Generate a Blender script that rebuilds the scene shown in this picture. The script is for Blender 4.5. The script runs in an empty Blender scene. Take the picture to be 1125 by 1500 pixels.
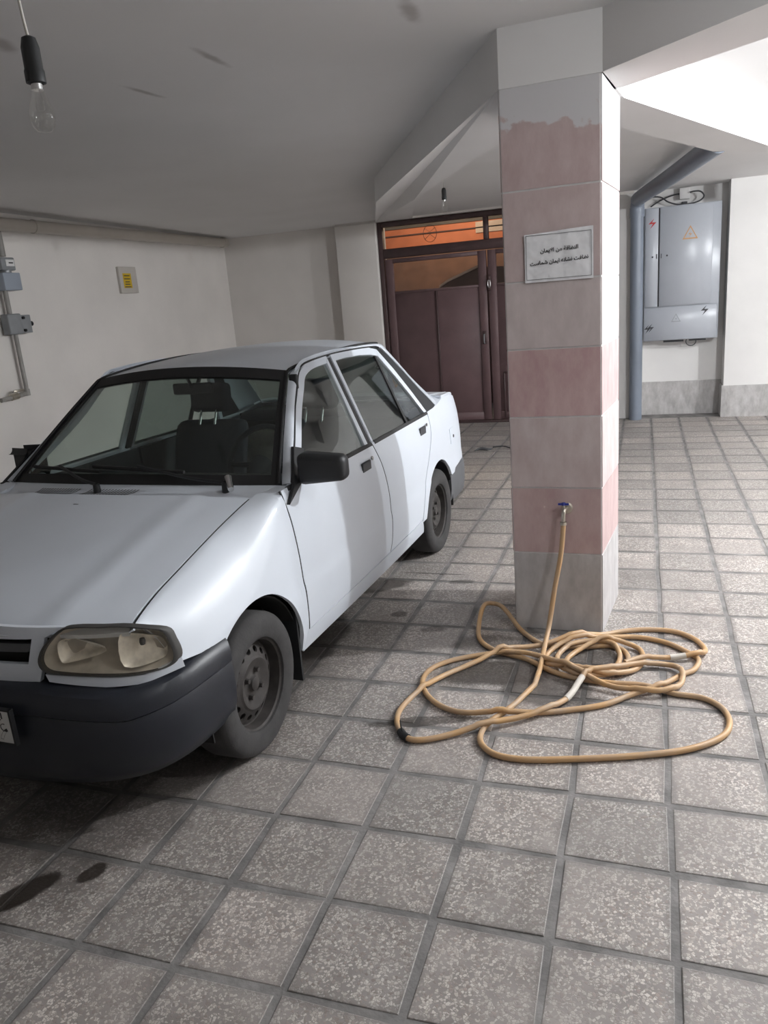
import bpy, bmesh, math, random
import numpy as np
from mathutils import Vector, Matrix

sc = bpy.context.scene
random.seed(7); rng = np.random.default_rng(7)

# ------------------------------------------------------------------ camera
CAM = np.array([1.4476, -2.2514, 1.6186])
FPX, YAW, PITCH, ROLL = 1128.3, -0.335, 0.2688, -0.0805
def cam_axes():
    cy, sy, cp, sp = math.cos(YAW), math.sin(YAW), math.cos(PITCH), math.sin(PITCH)
    f = np.array([sy*cp, cy*cp, -sp]); r = np.array([cy, -sy, 0.0]); u = np.cross(r, f)
    cr, sr = math.cos(ROLL), math.sin(ROLL)
    return f, r*cr + u*sr, -r*sr + u*cr
cf, cr_, cu = cam_axes()
cd = bpy.data.cameras.new('camera'); cam = bpy.data.objects.new('camera', cd)
sc.collection.objects.link(cam); sc.camera = cam
cd.sensor_fit = 'HORIZONTAL'; cd.sensor_width = 36.0; cd.lens = FPX/1125.0*36.0
cd.clip_start = 0.05; cd.clip_end = 200
cam.matrix_world = Matrix(((cr_[0], cu[0], -cf[0], CAM[0]), (cr_[1], cu[1], -cf[1], CAM[1]),
                           (cr_[2], cu[2], -cf[2], CAM[2]), (0, 0, 0, 1)))

# ------------------------------------------------------------------ world, exposure
w = bpy.data.worlds.new('night_sky'); sc.world = w; w.use_nodes = True
w.node_tree.nodes['Background'].inputs[0].default_value = (0.30, 0.34, 0.42, 1)
w.node_tree.nodes['Background'].inputs[1].default_value = 0.25
vs = sc.view_settings
vs.view_transform = 'Standard'; vs.look = 'None'; vs.exposure = 0.93; vs.gamma = 1.0
vs.use_curve_mapping = False
LAMP_POS = (3.45, 2.08, 2.42)     # the burning bulb in the bay to the right of the pillar
LAMP_POWER = 148.0
LAMP2_POS = (2.5, -0.35, 2.25)     # a second burning bulb on the near side of the beam
LAMP2_POWER = 18.0
FILL_LAMP_POS = (5.0, 4.3, 2.40)       # third bulb, added out of view to brighten the back of the garage
FILL_LAMP_POWER = 130.0
LAMP_TINT = (0.94, 0.97, 1.0)
PORCH_POWER = 85.0

# ------------------------------------------------------------------ helpers
COL = sc.collection
def tag(o, label=None, cat=None, group=None, kind=None):
    if label: o['label'] = label
    if cat: o['category'] = cat
    if group: o['group'] = group
    if kind: o['kind'] = kind
    return o
def empty(name, loc=(0, 0, 0), rz=0.0, label=None, cat=None, group=None, kind=None):
    o = bpy.data.objects.new(name, None); COL.objects.link(o)
    o.empty_display_size = 0.1; o.location = loc; o.rotation_euler = (0, 0, rz)
    return tag(o, label, cat, group, kind)
def link_mesh(name, me, mat=None, parent=None):
    o = bpy.data.objects.new(name, me); COL.objects.link(o)
    if mat: 
        me.materials.clear(); me.materials.append(mat)
    if parent: o.parent = parent
    return o
def mk(name, verts, faces, mat, parent=None, smooth=False, angle=35, recalc=True):
    me = bpy.data.meshes.new(name)
    me.from_pydata([tuple(map(float, v)) for v in verts], [], faces)
    if recalc:
        bm = bmesh.new(); bm.from_mesh(me); bmesh.ops.recalc_face_normals(bm, faces=bm.faces); bm.to_mesh(me); bm.free()
    me.validate()
    if smooth:
        me.polygons.foreach_set('use_smooth', [True]*len(me.polygons)); me.set_sharp_from_angle(angle=math.radians(angle))
    return link_mesh(name, me, mat, parent)
def from_bm(name, bm, mat, parent=None, smooth=False, angle=35):
    me = bpy.data.meshes.new(name); bm.to_mesh(me); bm.free()
    if smooth:
        me.polygons.foreach_set('use_smooth', [True]*len(me.polygons)); me.set_sharp_from_angle(angle=math.radians(angle))
    return link_mesh(name, me, mat, parent)
def box_geo(x0, x1, y0, y1, z0, z1):
    v = [(x0,y0,z0),(x1,y0,z0),(x1,y1,z0),(x0,y1,z0),(x0,y0,z1),(x1,y0,z1),(x1,y1,z1),(x0,y1,z1)]
    f = [(0,3,2,1),(4,5,6,7),(0,1,5,4),(1,2,6,5),(2,3,7,6),(3,0,4,7)]
    return v, f
def join_geo(items):
    V, Fc = [], []
    for v, f in items:
        k = len(V); V += list(v); Fc += [tuple(i+k for i in q) for q in f]
    return V, Fc
def box(name, x0, x1, y0, y1, z0, z1, mat, parent=None, bevel=0.0, seg=2):
    v, f = box_geo(x0, x1, y0, y1, z0, z1)
    if not bevel: return mk(name, v, f, mat, parent)
    bm = bmesh.new(); vs_ = [bm.verts.new(p) for p in v]
    for q in f: bm.faces.new([vs_[i] for i in q])
    bmesh.ops.bevel(bm, geom=bm.edges[:], offset=bevel, segments=seg, affect='EDGES', profile=0.5)
    bmesh.ops.recalc_face_normals(bm, faces=bm.faces)
    return from_bm(name, bm, mat, parent, True, 50)
def prism_geo(poly, z0, z1):
    n = len(poly); zz0 = z0 if hasattr(z0, '__len__') else [z0]*n; zz1 = z1 if hasattr(z1, '__len__') else [z1]*n
    v = [(p[0], p[1], zz0[i]) for i, p in enumerate(poly)] + [(p[0], p[1], zz1[i]) for i, p in enumerate(poly)]
    f = [tuple(range(n-1, -1, -1)), tuple(range(n, 2*n))] + [(i, (i+1) % n, n+(i+1) % n, n+i) for i in range(n)]
    return v, f
def prism(name, poly, z0, z1, mat, parent=None):
    return mk(name, *prism_geo(poly, z0, z1), mat, parent)
def smooth_path(pts, n=8, closed=False):
    P = [np.array(p, float) for p in pts]; out = []
    N = len(P); rngI = range(N if closed else N-1)
    for i in rngI:
        if closed: p0, p1, p2, p3 = P[(i-1) % N], P[i], P[(i+1) % N], P[(i+2) % N]
        else: p0, p1, p2, p3 = P[max(i-1, 0)], P[i], P[i+1], P[min(i+2, N-1)]
        for k in range(n):
            t = k/n
            out.append(0.5*((2*p1)+(-p0+p2)*t+(2*p0-5*p1+4*p2-p3)*t*t+(-p0+3*p1-3*p2+p3)*t**3))
    if not closed: out.append(P[-1])
    return out
def tube_geo(path, r, seg=10, closed=False, caps=True):
    P = [np.array(p, float) for p in path]; N = len(P); V, Fc = [], []
    rr = r if hasattr(r, '__len__') else [r]*N
    t0 = P[1]-P[0]; t0 /= np.linalg.norm(t0)
    up = np.array([0, 0, 1.0]) if abs(t0[2]) < 0.9 else np.array([1.0, 0, 0])
    nrm = np.cross(t0, up); nrm /= np.linalg.norm(nrm)
    for i in range(N):
        if closed: t = P[(i+1) % N]-P[(i-1) % N]
        else: t = P[min(i+1, N-1)]-P[max(i-1, 0)]
        t = t/(np.linalg.norm(t)+1e-12)
        nrm = nrm-t*(nrm@t); nrm /= np.linalg.norm(nrm)+1e-12
        bn = np.cross(t, nrm)
        for k in range(seg):
            a = 2*math.pi*k/seg; V.append(P[i]+rr[i]*(math.cos(a)*nrm+math.sin(a)*bn))
    M = N if closed else N-1
    for i in range(M):
        j = (i+1) % N
        for k in range(seg):
            Fc.append((i*seg+k, i*seg+(k+1) % seg, j*seg+(k+1) % seg, j*seg+k))
    if caps and not closed:
        Fc.append(tuple(range(seg-1, -1, -1))); Fc.append(tuple((N-1)*seg+k for k in range(seg)))
    return V, Fc
def tube(name, path, r, mat, parent=None, seg=10, closed=False):
    return mk(name, *tube_geo(path, r, seg, closed), mat, parent, True, 50)
def cyl_geo(p0, p1, r0, r1=None, seg=20):
    return tube_geo([p0, p1], [r0, r0 if r1 is None else r1], seg)
def cyl(name, p0, p1, r0, mat, parent=None, r1=None, seg=20):
    return mk(name, *cyl_geo(p0, p1, r0, r1, seg), mat, parent, True, 50)
def revolve_geo(profile, n=40, axis='z', closed=True):
    # profile: list of (r, a); closed ring profile (last joins first) or open
    V, Fc = [], []; m = len(profile)
    for i in range(n):
        a = 2*math.pi*i/n; c, s = math.cos(a), math.sin(a)
        for r, h in profile:
            V.append((r*c, r*s, h) if axis == 'z' else ((h, r*c, r*s) if axis == 'x' else (r*c, h, r*s)))
    for i in range(n):
        j = (i+1) % n
        for k in range(m if closed else m-1):
            l = (k+1) % m
            Fc.append((i*m+k, j*m+k, j*m+l, i*m+l))
    return V, Fc
def move(geo, d, R=None):
    v, f = geo; d = np.array(d, float)
    return [(R @ np.array(p, float) if R is not None else np.array(p, float))+d for p in v], f
def rotx(a): return np.array([[1,0,0],[0,math.cos(a),-math.sin(a)],[0,math.sin(a),math.cos(a)]])
def roty(a): return np.array([[math.cos(a),0,math.sin(a)],[0,1,0],[-math.sin(a),0,math.cos(a)]])
def rotz(a): return np.array([[math.cos(a),-math.sin(a),0],[math.sin(a),math.cos(a),0],[0,0,1]])

# ------------------------------------------------------------------ materials
def new_mat(name):
    m = bpy.data.materials.new(name); m.use_nodes = True
    nt = m.node_tree; return m, nt, nt.nodes, nt.links, nt.nodes['Principled BSDF']
def rgb(c): return (c[0], c[1], c[2], 1.0)
def pmat(name, col, rough=0.5, metal=0.0, var=0.0, scale=6.0, bump=0.0, bscale=40.0, coat=0.0, spec=0.5, dark=None, detail=5.0):
    m, nt, N, L, b = new_mat(name)
    b.inputs['Roughness'].default_value = rough; b.inputs['Metallic'].default_value = metal
    b.inputs['Specular IOR Level'].default_value = spec
    b.inputs['Coat Weight'].default_value = coat; b.inputs['Coat Roughness'].default_value = 0.08
    g = N.new('ShaderNodeNewGeometry')
    if var > 0:
        t = N.new('ShaderNodeTexNoise'); t.inputs['Scale'].default_value = scale; t.inputs['Detail'].default_value = detail
        L.new(g.outputs['Position'], t.inputs['Vector'])
        r = N.new('ShaderNodeValToRGB')
        r.color_ramp.elements[0].position = 0.3; r.color_ramp.elements[1].position = 0.7
        dk = dark if dark is not None else tuple(c*(1-var) for c in col)
        r.color_ramp.elements[0].color = rgb(dk); r.color_ramp.elements[1].color = rgb(tuple(min(1, c*(1+var*0.4)) for c in col))
        L.new(t.outputs['Fac'], r.inputs['Fac']); L.new(r.outputs['Color'], b.inputs['Base Color'])
    else: b.inputs['Base Color'].default_value = rgb(col)
    if bump > 0:
        t2 = N.new('ShaderNodeTexNoise'); t2.inputs['Scale'].default_value = bscale; t2.inputs['Detail'].default_value = 4
        L.new(g.outputs['Position'], t2.inputs['Vector'])
        bp = N.new('ShaderNodeBump'); bp.inputs['Strength'].default_value = bump; bp.inputs['Distance'].default_value = 0.01
        L.new(t2.outputs['Fac'], bp.inputs['Height']); L.new(bp.outputs['Normal'], b.inputs['Normal'])
    return m
def glass_mat(name, tint, gloss=1.0, rough=0.02):
    m, nt, N, L, b = new_mat(name); N.remove(b)
    tr = N.new('ShaderNodeBsdfTransparent'); tr.inputs[0].default_value = rgb(tint)
    gl = N.new('ShaderNodeBsdfGlossy'); gl.inputs['Roughness'].default_value = rough; gl.inputs[0].default_value = (gloss, gloss, gloss, 1)
    lw = N.new('ShaderNodeLayerWeight'); lw.inputs[0].default_value = 0.5
    pw = N.new('ShaderNodeMath'); pw.operation = 'POWER'; pw.inputs[1].default_value = 4.0; L.new(lw.outputs['Facing'], pw.inputs[0])
    fr = N.new('ShaderNodeMath'); fr.operation = 'MULTIPLY_ADD'; fr.inputs[1].default_value = 0.75; fr.inputs[2].default_value = 0.035; L.new(pw.outputs[0], fr.inputs[0])
    mx = N.new('ShaderNodeMixShader'); L.new(fr.outputs[0], mx.inputs[0]); L.new(tr.outputs[0], mx.inputs[1]); L.new(gl.outputs[0], mx.inputs[2])
    L.new(mx.outputs[0], N['Material Output'].inputs['Surface']); return m
def emit_mat(name, col, s):
    m, nt, N, L, b = new_mat(name)
    b.inputs['Base Color'].default_value = rgb(col); b.inputs['Emission Color'].default_value = rgb(col); b.inputs['Emission Strength'].default_value = s
    return m
M = {}
M['wall'] = pmat('cream_plaster', (0.755, 0.72, 0.685), 0.75, var=0.08, scale=1.6, bump=0.12, bscale=25)
M['wall_bright'] = pmat('white_plaster', (0.76, 0.745, 0.73), 0.75, var=0.08, scale=1.8, bump=0.1, bscale=25)
M['white_paint'] = pmat('car_paint_white', (0.68, 0.725, 0.79), 0.40, var=0.03, scale=3, coat=0.22)
M['bumper'] = pmat('bumper_plastic', (0.014, 0.0165, 0.024), 0.40, var=0.15, scale=12, bump=0.05, bscale=300)
M['black'] = pmat('black_rubber', (0.012, 0.012, 0.013), 0.6)
M['trim_black'] = pmat('black_trim', (0.016, 0.017, 0.019), 0.45)
M['inner_dark'] = pmat('dark_underside', (0.014, 0.013, 0.013), 0.9)
M['interior'] = pmat('interior_plastic', (0.035, 0.037, 0.042), 0.7)
M['seat'] = pmat('seat_cloth', (0.055, 0.058, 0.07), 0.9, var=0.2, scale=60)
M['beige_cloth'] = pmat('beige_cloth', (0.42, 0.40, 0.34), 0.9, var=0.15, scale=30)
M['green_cloth'] = pmat('green_tag', (0.05, 0.22, 0.10), 0.7)
M['blue_cloth'] = pmat('blue_tag', (0.16, 0.21, 0.28), 0.7)
M['tyre'] = pmat('dusty_tyre', (0.045, 0.043, 0.043), 0.85, var=0.25, scale=18, bump=0.1, bscale=120)
M['rim'] = pmat('dusty_steel_rim', (0.050, 0.044, 0.041), 0.7, metal=0.15, var=0.4, scale=22)
M['grey_plastic'] = pmat('faded_grey_plastic', (0.10, 0.103, 0.11), 0.6)
M['chrome'] = pmat('chrome', (0.75, 0.75, 0.75), 0.18, metal=1.0)
M['reflector'] = pmat('lamp_reflector', (0.88, 0.85, 0.79), 0.35, metal=0.3, var=0.3, scale=30)
M['lamp_inner'] = pmat('lamp_housing', (0.50, 0.47, 0.42), 0.5, var=0.25, scale=20)
M['lamp_rim'] = pmat('lamp_rim', (0.045, 0.043, 0.04), 0.6)
M['glass'] = glass_mat('car_glass', (0.84, 0.88, 0.86))
M['glass_screen'] = glass_mat('windscreen_glass', (0.88, 0.92, 0.90))
M['glass_dark'] = glass_mat('tinted_glass', (0.55, 0.60, 0.58))
M['lens'] = glass_mat('lamp_lens', (0.95, 0.92, 0.86), rough=0.08)
M['bulb_glass'] = glass_mat('bulb_glass', (0.94, 0.94, 0.93))
M['plate'] = pmat('plate_white', (0.62, 0.62, 0.60), 0.4)
M['ink'] = pmat('black_ink', (0.015, 0.015, 0.017), 0.6)
M['ink_grey'] = pmat('grey_ink', (0.05, 0.05, 0.055), 0.6)
M['steel'] = pmat('grey_metal', (0.30, 0.31, 0.32), 0.45, metal=0.4, var=0.15, scale=15)
M['red_ink'] = pmat('red_ink', (0.45, 0.03, 0.03), 0.5)
M['orange_ink'] = pmat('orange_ink', (0.55, 0.30, 0.12), 0.5)
M['cabinet'] = pmat('cabinet_paint', (0.42, 0.44, 0.48), 0.30, var=0.05, scale=3)
M['pipe_grey'] = pmat('grey_drain_pipe', (0.20, 0.23, 0.28), 0.4, var=0.1, scale=4)
M['pipe_cream'] = pmat('cream_painted_pipe', (0.50, 0.46, 0.41), 0.4, var=0.06, scale=4)
M['pipe_gas'] = pmat('grey_gas_pipe', (0.30, 0.285, 0.265), 0.5, var=0.12, scale=12)
M['meter'] = pmat('grey_meter_casting', (0.26, 0.27, 0.28), 0.5, var=0.1, scale=15)
M['meter_blue'] = pmat('blue_grey_meter', (0.32, 0.36, 0.42), 0.5)
M['cream_plastic'] = pmat('cream_plastic', (0.52, 0.49, 0.45), 0.5)
M['yellow'] = pmat('yellow_sticker', (0.62, 0.42, 0.015), 0.5)
M['white_plastic'] = pmat('white_plastic', (0.75, 0.74, 0.73), 0.4)
M['door_brown'] = pmat('brown_door_paint', (0.140, 0.085, 0.088), 0.5, var=0.2, scale=4, bump=0.05, bscale=30)
M['door_dark'] = pmat('brown_frame_paint', (0.075, 0.044, 0.044), 0.45, var=0.2, scale=6)
M['door_glass'] = glass_mat('door_glass', (0.88, 0.86, 0.84), rough=0.05)
M['hose'] = pmat('orange_hose', (0.50, 0.30, 0.135), 0.45, var=0.35, scale=9, dark=(0.46, 0.33, 0.22))
M['brass'] = pmat('worn_tap_metal', (0.62, 0.58, 0.50), 0.28, metal=0.9)
M['blue_knob'] = pmat('blue_knob', (0.03, 0.05, 0.32), 0.4)
M['cable'] = pmat('grey_cable', (0.055, 0.055, 0.06), 0.6)
M['cord_white'] = pmat('white_cord', (0.55, 0.53, 0.48), 0.6)
M['bakelite'] = pmat('black_bakelite', (0.016, 0.017, 0.018), 0.45)
M['outer_orange'] = pmat('orange_render', (0.50, 0.17, 0.085), 0.8, var=0.15, scale=5)
M['outer_grey'] = pmat('grey_concrete', (0.22, 0.20, 0.18), 0.85, var=0.2, scale=3)
M['outer_brown'] = pmat('brown_parapet', (0.08, 0.045, 0.04), 0.85, var=0.2, scale=3)
M['outer_white'] = pmat('pale_coping', (0.50, 0.42, 0.36), 0.8, var=0.15, scale=8)
M['tape'] = pmat('white_tape', (0.62, 0.58, 0.52), 0.6)

def ceiling_mat():
    m, nt, N, L, b = new_mat('grey_ceiling_plaster')
    b.inputs['Roughness'].default_value = 0.8
    g = N.new('ShaderNodeNewGeometry')
    t = N.new('ShaderNodeTexNoise'); t.inputs['Scale'].default_value = 1.2; t.inputs['Detail'].default_value = 4
    L.new(g.outputs['Position'], t.inputs['Vector'])
    r = N.new('ShaderNodeValToRGB'); r.color_ramp.elements[0].position = 0.25; r.color_ramp.elements[1].position = 0.75
    r.color_ramp.elements[0].color = (0.74, 0.73, 0.72, 1); r.color_ramp.elements[1].color = (0.80, 0.79, 0.785, 1)
    L.new(t.outputs['Fac'], r.inputs['Fac'])
    base = r.outputs['Color']
    # three old trowel smears in the plaster
    for (cx, cy, rx, ry, ang) in SMEARS:
        mask = ellipse_mask(N, L, g.outputs['Position'], cx, cy, rx, ry, ang, 14, 0.5, 0.8)
        mx = N.new('ShaderNodeMix'); mx.data_type = 'RGBA'
        ml = N.new('ShaderNodeMath'); ml.operation = 'MULTIPLY'; ml.inputs[1].default_value = 0.6; L.new(mask, ml.inputs[0])
        L.new(ml.outputs[0], mx.inputs[0]); L.new(base, mx.inputs[6]); mx.inputs[7].default_value = (0.30, 0.27, 0.25, 1)
        base = mx.outputs[2]
    L.new(base, b.inputs['Base Color']); return m
def ellipse_mask(N, L, pos, cx, cy, rx, ry, ang=0.0, nscale=6.0, namt=0.5, soft=0.25):
    mp = N.new('ShaderNodeMapping'); mp.vector_type = 'TEXTURE'
    mp.inputs['Location'].default_value = (cx, cy, 0); mp.inputs['Rotation'].default_value = (0, 0, ang); mp.inputs['Scale'].default_value = (rx, ry, 1e6)
    L.new(pos, mp.inputs['Vector'])
    ln = N.new('ShaderNodeVectorMath'); ln.operation = 'LENGTH'; L.new(mp.outputs[0], ln.inputs[0])
    t = N.new('ShaderNodeTexNoise'); t.inputs['Scale'].default_value = nscale; t.inputs['Detail'].default_value = 4; L.new(pos, t.inputs['Vector'])
    a = N.new('ShaderNodeMath'); a.operation = 'MULTIPLY_ADD'; L.new(t.outputs['Fac'], a.inputs[0]); a.inputs[1].default_value = namt*2; a.inputs[2].default_value = -namt
    s = N.new('ShaderNodeMath'); s.operation = 'ADD'; L.new(ln.outputs['Value'], s.inputs[0]); L.new(a.outputs[0], s.inputs[1])
    mr = N.new('ShaderNodeMapRange'); mr.interpolation_type = 'SMOOTHSTEP'
    mr.inputs['From Min'].default_value = 1.0+soft*0.5; mr.inputs['From Max'].default_value = 1.0-soft
    mr.inputs['To Min'].default_value = 0; mr.inputs['To Max'].default_value = 1
    L.new(s.outputs[0], mr.inputs['Value']); return mr.outputs['Result']
SMEARS = [(-0.271, 0.968, 0.14, 0.022, 1.57), (-0.788, 1.246, 0.14, 0.020, 1.44), (0.61, 0.90, 0.13, 0.035, 1.68), (-0.83, 0.40, 0.10, 0.04, 1.95)]
M['ceiling'] = ceiling_mat()

# stains on the floor: (cx, cy, rx, ry, angle, strength, noise amount, noise scale)
STAINS = [(-0.285, -0.80, 0.050, 0.110, -0.50, 0.97, 0.22, 16), (-0.135, -0.685, 0.032, 0.052, -0.45, 0.88, 0.3, 18),
          (0.84, 0.79, 0.27, 0.12, 0.22, 0.80, 0.30, 7), (1.10, 0.66, 0.20, 0.13, 0.0, 0.68, 0.40, 8), (1.22, 0.98, 0.17, 0.12, 0.0, 0.75, 0.40, 8),
          (0.62, 0.34, 0.20, 0.035, 0.3, 0.7, 0.5, 9), (-0.02, 1.75, 0.20, 0.10, 0.6, 0.72, 0.6, 7), (-0.10, 1.05, 0.14, 0.42, 0.15, 0.7, 0.5, 5),
          (0.23, 1.36, 0.05, 0.04, 0.0, 0.6, 0.6, 14), (0.46, 1.20, 0.07, 0.04, 0.3, 0.5, 0.7, 12), (-0.35, 0.4, 0.45, 1.2, 0.05, 0.55, 0.5, 3),
          (0.78, 1.08, 0.20, 0.10, 0.1, 0.55, 0.6, 7), (0.45, 1.86, 0.07, 0.035, 0.2, 0.55, 0.7, 13), (0.30, 1.98, 0.22, 0.008, 0.0, 0.8, 0.7, 9)]
def tile_mat():
    m, nt, N, L, b = new_mat('terrazzo_tile')
    g = N.new('ShaderNodeNewGeometry'); pos = g.outputs['Position']
    def mix(fac, a, c, mode='MIX'):
        x = N.new('ShaderNodeMix'); x.data_type = 'RGBA'; x.blend_type = mode
        if hasattr(fac, 'links') or not isinstance(fac, (int, float)): L.new(fac, x.inputs[0])
        else: x.inputs[0].default_value = fac
        for i, q in ((6, a), (7, c)):
            if isinstance(q, tuple): x.inputs[i].default_value = rgb(q)
            else: L.new(q, x.inputs[i])
        return x.outputs[2]
    def rng_(v, a, c, to0=0.0, to1=1.0):
        mr = N.new('ShaderNodeMapRange'); mr.interpolation_type = 'SMOOTHSTEP'
        for k, q in (('From Min', a), ('From Max', c), ('To Min', to0), ('To Max', to1)): mr.inputs[k].default_value = q
        L.new(v, mr.inputs['Value']); return mr.outputs['Result']
    def math_(op, a, c):
        n = N.new('ShaderNodeMath'); n.operation = op
        for i, q in ((0, a), (1, c)):
            if isinstance(q, (int, float)): n.inputs[i].default_value = q
            else: L.new(q, n.inputs[i])
        return n.outputs[0]
    at = N.new('ShaderNodeAttribute'); at.attribute_name = 'rnd'
    oi = N.new('ShaderNodeObjectInfo')
    rnd = math_('FRACT', math_('ADD', at.outputs['Fac'], oi.outputs['Random']), 0.0)
    # chips
    nz = N.new('ShaderNodeTexNoise'); nz.inputs['Scale'].default_value = 60; L.new(pos, nz.inputs['Vector'])
    vadd = N.new('ShaderNodeVectorMath'); vadd.operation = 'MULTIPLY_ADD'; L.new(nz.outputs['Color'], vadd.inputs[0]); vadd.inputs[1].default_value = (0.012,)*3; L.new(pos, vadd.inputs[2])
    vo = N.new('ShaderNodeTexVoronoi'); vo.feature = 'F1'; vo.inputs['Scale'].default_value = 125; L.new(vadd.outputs[0], vo.inputs['Vector'])
    ve = N.new('ShaderNodeTexVoronoi'); ve.feature = 'DISTANCE_TO_EDGE'; ve.inputs['Scale'].default_value = 125; L.new(vadd.outputs[0], ve.inputs['Vector'])
    sep = N.new('ShaderNodeSeparateColor'); L.new(vo.outputs['Color'], sep.inputs[0])
    is_chip = math_('MULTIPLY', rng_(sep.outputs[0], 0.28, 0.32), rng_(ve.outputs['Distance'], 0.03, 0.12))
    chipcol = N.new('ShaderNodeValToRGB'); L.new(sep.outputs[1], chipcol.inputs[0])
    e = chipcol.color_ramp.elements; e[0].color = (0.42, 0.36, 0.33, 1); e[1].color = (0.76, 0.74, 0.71, 1)
    x = e.new(0.5); x.color = (0.58, 0.54, 0.51, 1); x = e.new(0.12); x.color = (0.27, 0.235, 0.215, 1)
    big = N.new('ShaderNodeTexNoise'); big.inputs['Scale'].default_value = 2.2; big.inputs['Detail'].default_value = 5; L.new(pos, big.inputs['Vector'])
    med = N.new('ShaderNodeTexNoise'); med.inputs['Scale'].default_value = 9; med.inputs['Detail'].default_value = 6; L.new(pos, med.inputs['Vector'])
    matrix = mix(rng_(med.outputs['Fac'], 0.3, 0.7), (0.28, 0.262, 0.252), (0.37, 0.348, 0.335))
    film = rng_(math_('ADD', big.outputs['Fac'], math_('MULTIPLY', rnd, 0.14)), 0.52, 0.72)
    chip_vis = math_('MULTIPLY', is_chip, math_('SUBTRACT', 0.95, math_('MULTIPLY', film, 0.5)))
    col = mix(chip_vis, matrix, chipcol.outputs['Color'])
    # tone of each tile
    tone = N.new('ShaderNodeValToRGB'); L.new(rnd, tone.inputs[0])
    tone.color_ramp.elements[0].color = (0.74, 0.725, 0.71, 1); tone.color_ramp.elements[1].color = (1.0, 0.96, 0.93, 1)
    col = mix(1.0, col, tone.outputs['Color'], 'MULTIPLY')
    # dirt settled along the joints
    uv = N.new('ShaderNodeUVMap'); uv.uv_map = 'UVMap'
    su = N.new('ShaderNodeSeparateXYZ'); L.new(uv.outputs[0], su.inputs[0])
    du = math_('MINIMUM', math_('MINIMUM', su.outputs[0], math_('SUBTRACT', 1.0, su.outputs[0])), math_('MINIMUM', su.outputs[1], math_('SUBTRACT', 1.0, su.outputs[1])))
    du = math_('ADD', du, math_('MULTIPLY', math_('SUBTRACT', med.outputs['Fac'], 0.5), 0.10))
    col = mix(rng_(du, 0.085, -0.02, 0.0, 0.75), col, (0.205, 0.190, 0.178))
    for (cx, cy, rx, ry, an, st, na, ns) in STAINS:
        k = ellipse_mask(N, L, pos, cx, cy, rx, ry, an, ns, na)
        col = mix(math_('MULTIPLY', k, st), col, (0.022, 0.016, 0.012))
    L.new(col, b.inputs['Base Color'])
    rr = rng_(med.outputs['Fac'], 0.3, 0.7, 0.42, 0.68); L.new(rr, b.inputs['Roughness'])
    bp = N.new('ShaderNodeBump'); bp.inputs['Strength'].default_value = 0.25; bp.inputs['Distance'].default_value = 0.004
    L.new(math_('ADD', math_('MULTIPLY', is_chip, 0.5), med.outputs['Fac']), bp.inputs['Height']); L.new(bp.outputs['Normal'], b.inputs['Normal'])
    return m
M['tile'] = tile_mat()
M['grout'] = pmat('cement_grout', (0.235, 0.225, 0.218), 0.9, var=0.45, scale=9, bump=0.3, bscale=60)
def stain_over(m):
    nt = m.node_tree; N, L = nt.nodes, nt.links; b = N['Principled BSDF']; g = N.new('ShaderNodeNewGeometry')
    src = b.inputs['Base Color'].links[0].from_socket
    for (cx, cy, rx, ry, an, st, na, ns) in STAINS:
        k = ellipse_mask(N, L, g.outputs['Position'], cx, cy, rx, ry, an, ns, na)
        f = N.new('ShaderNodeMath'); f.operation = 'MULTIPLY'; f.inputs[1].default_value = st; L.new(k, f.inputs[0])
        x = N.new('ShaderNodeMix'); x.data_type = 'RGBA'; L.new(f.outputs[0], x.inputs[0]); L.new(src, x.inputs[6]); x.inputs[7].default_value = (0.022, 0.016, 0.012, 1); src = x.outputs[2]
    L.new(src, b.inputs['Base Color'])
stain_over(M['grout'])

def stone_mat(name, c0, c1, plaster=False):
    m, nt, N, L, b = new_mat(name); b.inputs['Roughness'].default_value = 0.55
    g = N.new('ShaderNodeNewGeometry')
    mp = N.new('ShaderNodeMapping'); mp.inputs['Scale'].default_value = (1, 1, 0.45); L.new(g.outputs['Position'], mp.inputs['Vector'])
    t = N.new('ShaderNodeTexNoise'); t.inputs['Scale'].default_value = 13; t.inputs['Detail'].default_value = 8; t.inputs['Roughness'].default_value = 0.65
    L.new(mp.outputs[0], t.inputs['Vector'])
    r = N.new('ShaderNodeValToRGB'); r.color_ramp.elements[0].position = 0.32; r.color_ramp.elements[1].position = 0.68
    r.color_ramp.elements[0].color = rgb(c0); r.color_ramp.elements[1].color = rgb(c1)
    L.new(t.outputs['Fac'], r.inputs['Fac']); col = r.outputs['Color']
    if plaster:
        sx = N.new('ShaderNodeSeparateXYZ'); L.new(g.outputs['Position'], sx.inputs[0])
        n2 = N.new('ShaderNodeTexNoise'); n2.inputs['Scale'].default_value = 9; n2.inputs['Detail'].default_value = 5; L.new(g.outputs['Position'], n2.inputs['Vector'])
        a = N.new('ShaderNodeMath'); a.operation = 'MULTIPLY_ADD'; a.inputs[1].default_value = 0.42; L.new(n2.outputs['Fac'], a.inputs[0]); L.new(sx.outputs[2], a.inputs[2])
        mr = N.new('ShaderNodeMapRange'); mr.inputs['From Min'].default_value = 2.472; mr.inputs['From Max'].default_value = 2.492
        L.new(a.outputs[0], mr.inputs['Value'])
        mx = N.new('ShaderNodeMix'); mx.data_type = 'RGBA'; L.new(mr.outputs[0], mx.inputs[0]); L.new(col, mx.inputs[6]); mx.inputs[7].default_value = (0.62, 0.61, 0.62, 1)
        col = mx.outputs[2]
    L.new(col, b.inputs['Base Color'])
    bp = N.new('ShaderNodeBump'); bp.inputs['Strength'].default_value = 0.15; bp.inputs['Distance'].default_value = 0.01
    L.new(t.outputs['Fac'], bp.inputs['Height']); L.new(bp.outputs['Normal'], b.inputs['Normal'])
    return m
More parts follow.
